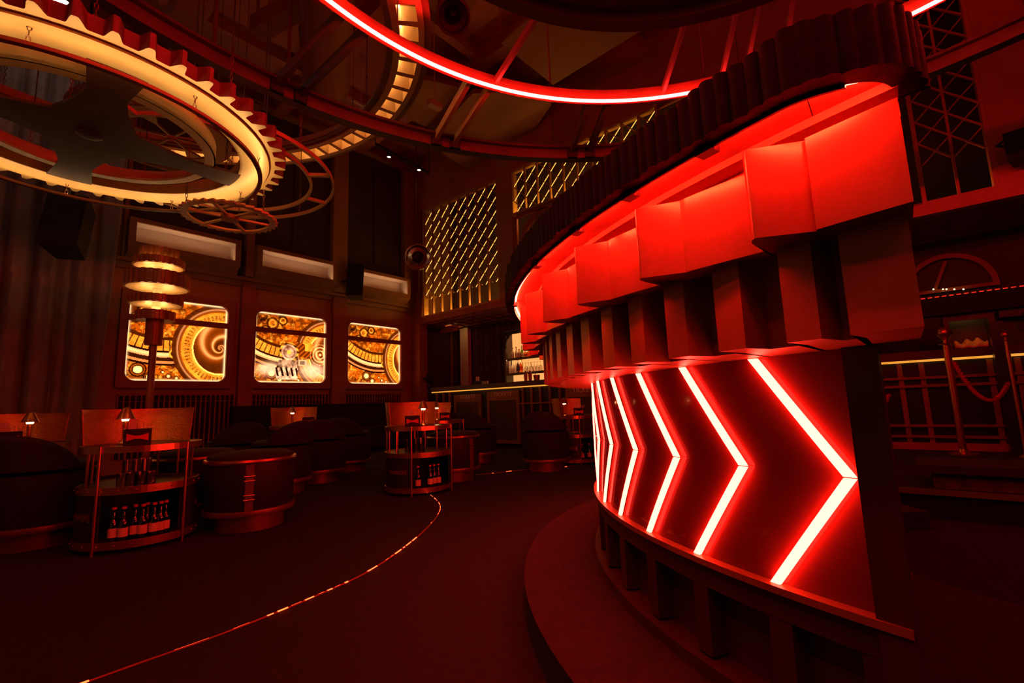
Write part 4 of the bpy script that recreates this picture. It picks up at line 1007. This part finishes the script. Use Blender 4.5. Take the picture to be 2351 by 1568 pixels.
# ---------------------------------------------------------------- cog column lamp
LP = Vector((-9.40, 1.972, 0))
t = thing('cog_column_lamp', 'tall column lamp of stacked copper cogs in front of the spiral mural', 'column lamp', LP)
def gearR(R, n, dp):
    def f(a):
        u = (a*n/(2*PI)) % 1; return R if u < .5 else R-dp
    return f
m = MB(); m.lathe([(.28, 0), (.28, .05), (.08, .09), (.075, .15)], LP, 32); m.build('base', BRONZE, t)
m = MB(); m.lathe([(.052, .1), (.052, 2.33)], LP, 8, False); m.build('pole', COGRED, t)
m = MB(); m.ringf(LP, .02, gearR(.122, 10, .012), 2.32, 2.73, n=160); m.build('collar', COGLOW, t)
for nm, R, z0, z1, n in (('cog_disc', .275, 2.73, 2.885, 14), ('cog_disc', .375, 3.00, 3.13, 26), ('cog_disc', .449, 3.285, 3.52, 26), ('cog_disc', .362, 3.655, 3.775, 26), ('cog_disc', .272, 3.775, 3.95, 18)):
    m = MB(); m.ringf(LP, .03, gearR(R, n, .022 if R > .3 else .03), z0, z1, n=n*16); o = m.build(nm, COGLOW if R < .45 else COGRED, t)
    if R > .3:
        m = MB(); m.ringf(LP, .03, R-.03, z0-.006, z0-.001, n=80); m.build('underside', GOLD, o)
m = MB(); m.lathe([(.062, 2.73), (.062, 3.78)], LP, 20, caps=False); m.build('light_tube', pbr('frosted_tube', (.62, .52, .30), .5), t)
for z, r_ in ((2.886, .13), (3.131, .20), (3.521, .18)):
    m = MB(); m.ringf(LP, r_, r_+.014, z+.001, z+.013, n=40); m.build('light_ring', WARM_LED, t)
m = MB(); m.ringf(LP, .30, .308, 3.777, 3.783, n=60); m.build('light_ring', STRIP_LED, t)

# ---------------------------------------------------------------- speakers, chrome disc, spot
def speaker(label, px_, py_, dist, w, h, d, az, tilt):
    c = ath(px_, py_, dist); t = thing('loudspeaker', label, 'loudspeaker', c)
    R = Matrix.Rotation(az, 3, 'Z') @ Matrix.Rotation(tilt, 3, 'X')
    def tr(lst): return [c+R @ Vector(v) for v in lst]
    m = MB(); m.hexa(tr([(-w/2,-d/2,-h/2),(w/2,-d/2,-h/2),(w*.36,d/2,-h/2),(-w*.36,d/2,-h/2)]), tr([(-w/2,-d/2,h/2),(w/2,-d/2,h/2),(w*.36,d/2,h/2),(-w*.36,d/2,h/2)])); m.build('cabinet', BLACKM, t)
    m = MB(); m.hexa(tr([(-w*.46,-d/2-.012,-h*.47),(w*.46,-d/2-.012,-h*.47),(w*.46,-d/2,-h*.47),(-w*.46,-d/2,-h*.47)]), tr([(-w*.46,-d/2-.012,h*.47),(w*.46,-d/2-.012,h*.47),(w*.46,-d/2,h*.47),(-w*.46,-d/2,h*.47)])); m.build('grille', BLACKM, t)
    m = MB(); b_ = c+R @ Vector((0, d/2, h*.2)); m.tube([b_, b_+R @ Vector((-.05, .22, .1)), c+R @ Vector((-w*.75, d*.3, h*.42)), c+R @ Vector((-w*.3, 0, h*.5))], .02, 6); m.tube([c+Vector((0, 0, h*.35)), (c.x, c.y, ZC)] if w > .5 else [c+R @ Vector((0, d*.4, h*.2)), c+R @ Vector((0, d*.4, h*.2))+Vector((-1.12 if px_ < 1000 else 0, 0 if px_ < 1000 else .4, .1))], .022, 6); m.build('bracket', BLACKM, t)
speaker('black loudspeaker hanging before the grey curtain', 160, 522, 10.9, .55, .98, .55, D(62), D(-14))
speaker('black loudspeaker between the second and third sign boxes', 818, 648, 13.2, .44, .96, .34, D(48), D(-12))
speaker('black loudspeaker on the red wall at the right edge', 2345, 338, 9.4, .30, .42, .3, D(-10), D(-6))
c = ath(959, 590, 12.6); ax = (EYE-c).normalized(); ax = (ax+Vector((.15, 0, -.05))).normalized()
rot = Vector((0,0,1)).rotation_difference(ax).to_matrix(); RD = (ath(928.5, 590, 12.6)-ath(989.5, 590, 12.6)).length/2
t = thing('chrome_disc', 'round glossy chrome disc hanging beside the tall gold lattice screen', 'mirror lamp', c)
def latheR(prof):
    m = MB(); m.lathe(prof, (0,0,0), 40, caps=False); m.v = [tuple(c+rot @ Vector(v)) for v in m.v]; return m
latheR([(RD*.99, -.05), (RD, 0), (RD*.97, .03), (RD*.90, .035), (RD*.72, .00), (RD*.48, .02)]).build('dish', CHROME, t)
latheR([(RD*.50, .02), (RD*.50, .06), (RD*.44, .07), (RD*.42, .03)]).build('inner_ring', BRASS, t)
latheR([(RD*.43, .02), (RD*.3, .06), (RD*.15, .078), (0, .085)]).build('lens', pbr('dark_lens', (.10, .03, .02), .06, .3, .05), t)
m = MB(); b_ = c-ax*.06; m.tube([b_, b_+Vector((-.03, 0, .3)), b_+Vector((-.05, 0, ZC-b_.z))], .018, 8); m.build('drop_pole', STEEL, t)

def onz(px_, py_, z): return atz(px_, py_, z)
zsp = 7.0; c = onz(1040, 36, zsp)
t = thing('moving_spotlight', 'big round unlit spotlight below the ceiling beams at top centre', 'spotlight', c)
R0 = (onz(1003, 36, zsp)-onz(1082, 36, zsp)).length/2
m = MB(); ax = (EYE+Vector((-1, 1.5, 0))-c).normalized(); rot = Vector((0,0,1)).rotation_difference(ax).to_matrix()
def latheQ(prof, n=32):
    m = MB(); m.lathe(prof, (0,0,0), n, caps=False); m.v = [tuple(c+rot @ Vector(v)) for v in m.v]; return m
latheQ([(0, -.7), (R0*.8, -.7), (R0*.95, -.1), (R0, .02), (R0, .08), (R0*.86, .08), (R0*.80, -.05), (R0*.45, -.12)]).build('housing', STEEL, t)
latheQ([(R0*.45, -.12), (R0*.40, -.05), (R0*.2, .0), (0, .02)]).build('lens', BLACK, t)
m = MB(); m.bar(c+Vector((0, 0, R0*.6)), (c.x, c.y, ZC-.4), .12, .12); m.build('yoke', STEEL, t)
for px_, py_, z, lab, k in ((140, 8, 8.6, 'white ceiling downlight at the top left corner', 1),):
    c = onz(px_, py_, z); t = thing('downlight', lab, 'ceiling spotlight', c); m = MB(); m.lathe([(.16, 0), (.17, .02), (.17, .5), (0, .5)], c, 24, caps=False); m.build('can', STEEL, t)
    m = MB(); m.lathe([(0, .01), (.145, .01)], c, 24, caps=False); m.build('lens', SPOT, t)
    m = MB(); m.tube([(c.x, c.y, c.z+.5), (c.x, c.y, ZC)], .03, 8); m.build('stem', STEEL, t)
a, b = ath(862, 330, 12.3), ath(985, 398, 12.3)
t = thing('light_track', 'black ceiling track with two small spots above the corner windows', 'track light', (a+b)/2)
m = MB(); m.bar(a, b, .06, .06); m.tube([a, (a.x, a.y, ZC)], .012, 6); m.tube([b, (b.x, b.y, ZC)], .012, 6); m.build('track', BLACKM, t)
for px_, py_ in ((893, 361), (962, 391)):
    c = ath(px_, py_, 12.25); m = MB(); m.lathe([(.055, 0), (.055, .16), (0, .16)], c, 14, caps=False); h = m.build('spot_can', BLACKM, t); m = MB(); m.lathe([(0, .012), (.05, .012)], c, 14, caps=False); m.build('spot_lens', emit('small_spot', (1, .75, .45), 6), h)
for k, (x0, y0, x1, y1, z, lab, r, mt) in enumerate(((984, 234, 1012, 248, 7.2, 'short unlit tube lamp hanging on a wire inside the big wheel', .07, PALEW), (808, 229, 850, 252, 8.4, 'thin unlit ceiling tube left of the slotted ring', .03, PALEW), (908, 284, 943, 305, 8.4, 'thin unlit ceiling tube right of the slotted ring', .03, PALEW))):
    a, b = onz(x0, y0, z), onz(x1, y1, z); t = thing('tube_lamp', lab, 'tube lamp', (a+b)/2); m = MB(); m.bar(a, b, r*2, r*1.6); m.build('batten', mt, t)
    m = MB(); c = (a+b)/2; m.tube([(c.x, c.y, c.z+r), (c.x, c.y, ZC)], .012, 6); m.build('wire', PALEW, t)
def cloud(label, pts, z):
    m = MB(); m.prism([(q.x, q.y) for q in (onz(x, y, z) for x, y in pts)], z, z+.12)
    for x, y in pts: q = onz(x, y, z); m.tube([(q.x*.98, q.y*.98, z+.1), (q.x*.98, q.y*.98, ZC)], .012, 5)
    tag(m.build('ceiling_panel', CLOUD), label, 'ceiling panel')
cloud('large angled ceiling panel under the hub ring at top centre', [(1150, 100), (1225, 30), (1490, 60), (1270, 195)], 8.2)
cloud('angled ceiling panel inside the big wheel, below the red light ring', [(985, 320), (1085, 215), (1290, 205), (1195, 345)], 8.6)
cloud('angled ceiling panel near the short tube lamp', [(905, 260), (965, 180), (1075, 205), (1000, 300)], 8.9)
cloud('round cornered ceiling panel over the tall lattice screen', [(1012, 350), (1060, 330), (1180, 352), (1072, 388)], 8.4)
cloud('angled ceiling panel above the spotlight', [(965, 10), (1010, -60), (1120, -40), (1060, 60)], 8.8)
a = onz(750, -40, 7.6); b = onz(752, 190, 7.6)
m = MB(); w = .42; pts = [a, a.lerp(b, .75), b, b+Vector((-.25, .05, .45)), b+Vector((-.45, .05, 1.4))]
m.tube(pts, w, 14); tag(m.build('air_duct', BROWNRED), 'fat dark red air duct bending upward left of the slotted ring', 'air duct')
for k, (x0, y0, x1, y1, z, lab) in enumerate(((590, 66, 745, -20, 8.2, 'dark red ceiling girder crossing left of the air duct'), (395, 55, 455, -30, 8.2, 'dark ceiling girder behind the cog chandelier teeth'), (660, 225, 490, 140, 6.2, 'thin slanted ceiling brace above the cog chandelier'))):
    a, b = onz(x0, y0, z), onz(x1, y1, z); m = MB(); m.bar(a, b, .30 if k < 2 else .12, .32 if k < 2 else .12); m.tube([a, (a.x, a.y, ZC)], .03, 6); m.tube([b, (b.x, b.y, ZC)], .03, 6); tag(m.build('ceiling_girder', BROWNRED), lab, 'girder')

# ---------------------------------------------------------------- red light strip set in the floor
def smooth(pts, n=14):
    out = []
    for i in range(len(pts)-1):
        p0, p1, p2, p3 = pts[max(0, i-1)], pts[i], pts[i+1], pts[min(len(pts)-1, i+2)]
        for k in range(n):
            u = k/n; out.append(.5*((2*p1)+(p2-p0)*u+(2*p0-5*p1+4*p2-p3)*u*u+(3*p1-p0-3*p2+p3)*u**3))
    return out+[pts[-1]]
def strip(label, px):
    pts = smooth([Vector((q.x, q.y, .004)) for q in (atz(x, y, 0) for x, y in px)])
    t = thing('floor_light_strip', label, 'floor light', pts[len(pts)//2])
    m = MB(); m.tube([p+Vector((0, 0, -.002)) for p in pts], .006, 5); m.build('channel', BROWNRED, t)
    # the lit diodes show through the channel in short uneven runs
    m = MB(); acc = []; L = 0; on = True; nxt = .05
    dens = []
    for i in range(len(pts)-1):
        a, b = pts[i], pts[i+1]; n = max(1, int((b-a).length/.012))
        dens += [a.lerp(b, k/n) for k in range(n)]
    k = 0
    while k < len(dens)-4:
        n = random.choice((3, 4, 6, 9)); seg = dens[k:k+n]
        if len(seg) > 2: m.tube(seg, rnd(.002, .0058), 5)
        k += n+random.choice((1, 1, 2, 3))
    m.build('diodes', RED_DOT, t)
strip('red light strip curving over the dark floor from the near left', [(150, 1585), (330, 1520), (500, 1460), (700, 1380), (850, 1310), (950, 1240), (1000, 1190), (1010, 1160), (985, 1135), (955, 1122)])
strip('short far run of the red floor light behind the tub chairs', [(1095, 1090), (1140, 1086), (1183, 1081), (1240, 1077), (1300, 1072), (1330, 1067)])

# ================================================================ camera, world, render look
cam = bpy.data.cameras.new('camera'); cam.sensor_width = 36; cam.lens = 36*F_PX/2351; cam.clip_end = 200; cam.clip_start = .02
co = bpy.data.objects.new('camera', cam); COL.objects.link(co)
M = Matrix((RT, UP, -FWD)).transposed().to_4x4(); M.translation = EYE*S; co.matrix_world = M
sc = bpy.context.scene; sc.camera = co
w = bpy.data.worlds.new('world'); sc.world = w; w.use_nodes = True; w.node_tree.nodes['Background'].inputs[0].default_value = (1, .25, .15, 1); w.node_tree.nodes['Background'].inputs[1].default_value = .065
sc.view_settings.view_transform = 'Standard'; sc.view_settings.look = 'None'; sc.view_settings.exposure = .35; sc.view_settings.gamma = 1; sc.view_settings.use_curve_mapping = False
sc.cycles.use_denoising = True
try: sc.cycles.denoiser = 'OPENIMAGEDENOISE'
except Exception: pass
sc.cycles.volume_bounces = 0; sc.cycles.max_bounces = 4; sc.cycles.diffuse_bounces = 2; sc.cycles.glossy_bounces = 2; sc.cycles.use_adaptive_sampling = True; sc.cycles.adaptive_threshold = .03; sc.cycles.transparent_max_bounces = 12; sc.cycles.transmission_bounces = 2
sc.cycles.sample_clamp_indirect = 4; sc.cycles.caustics_reflective = False; sc.cycles.caustics_refractive = False
for o in list(COL.objects):
    if 'o' in o: del o['o']
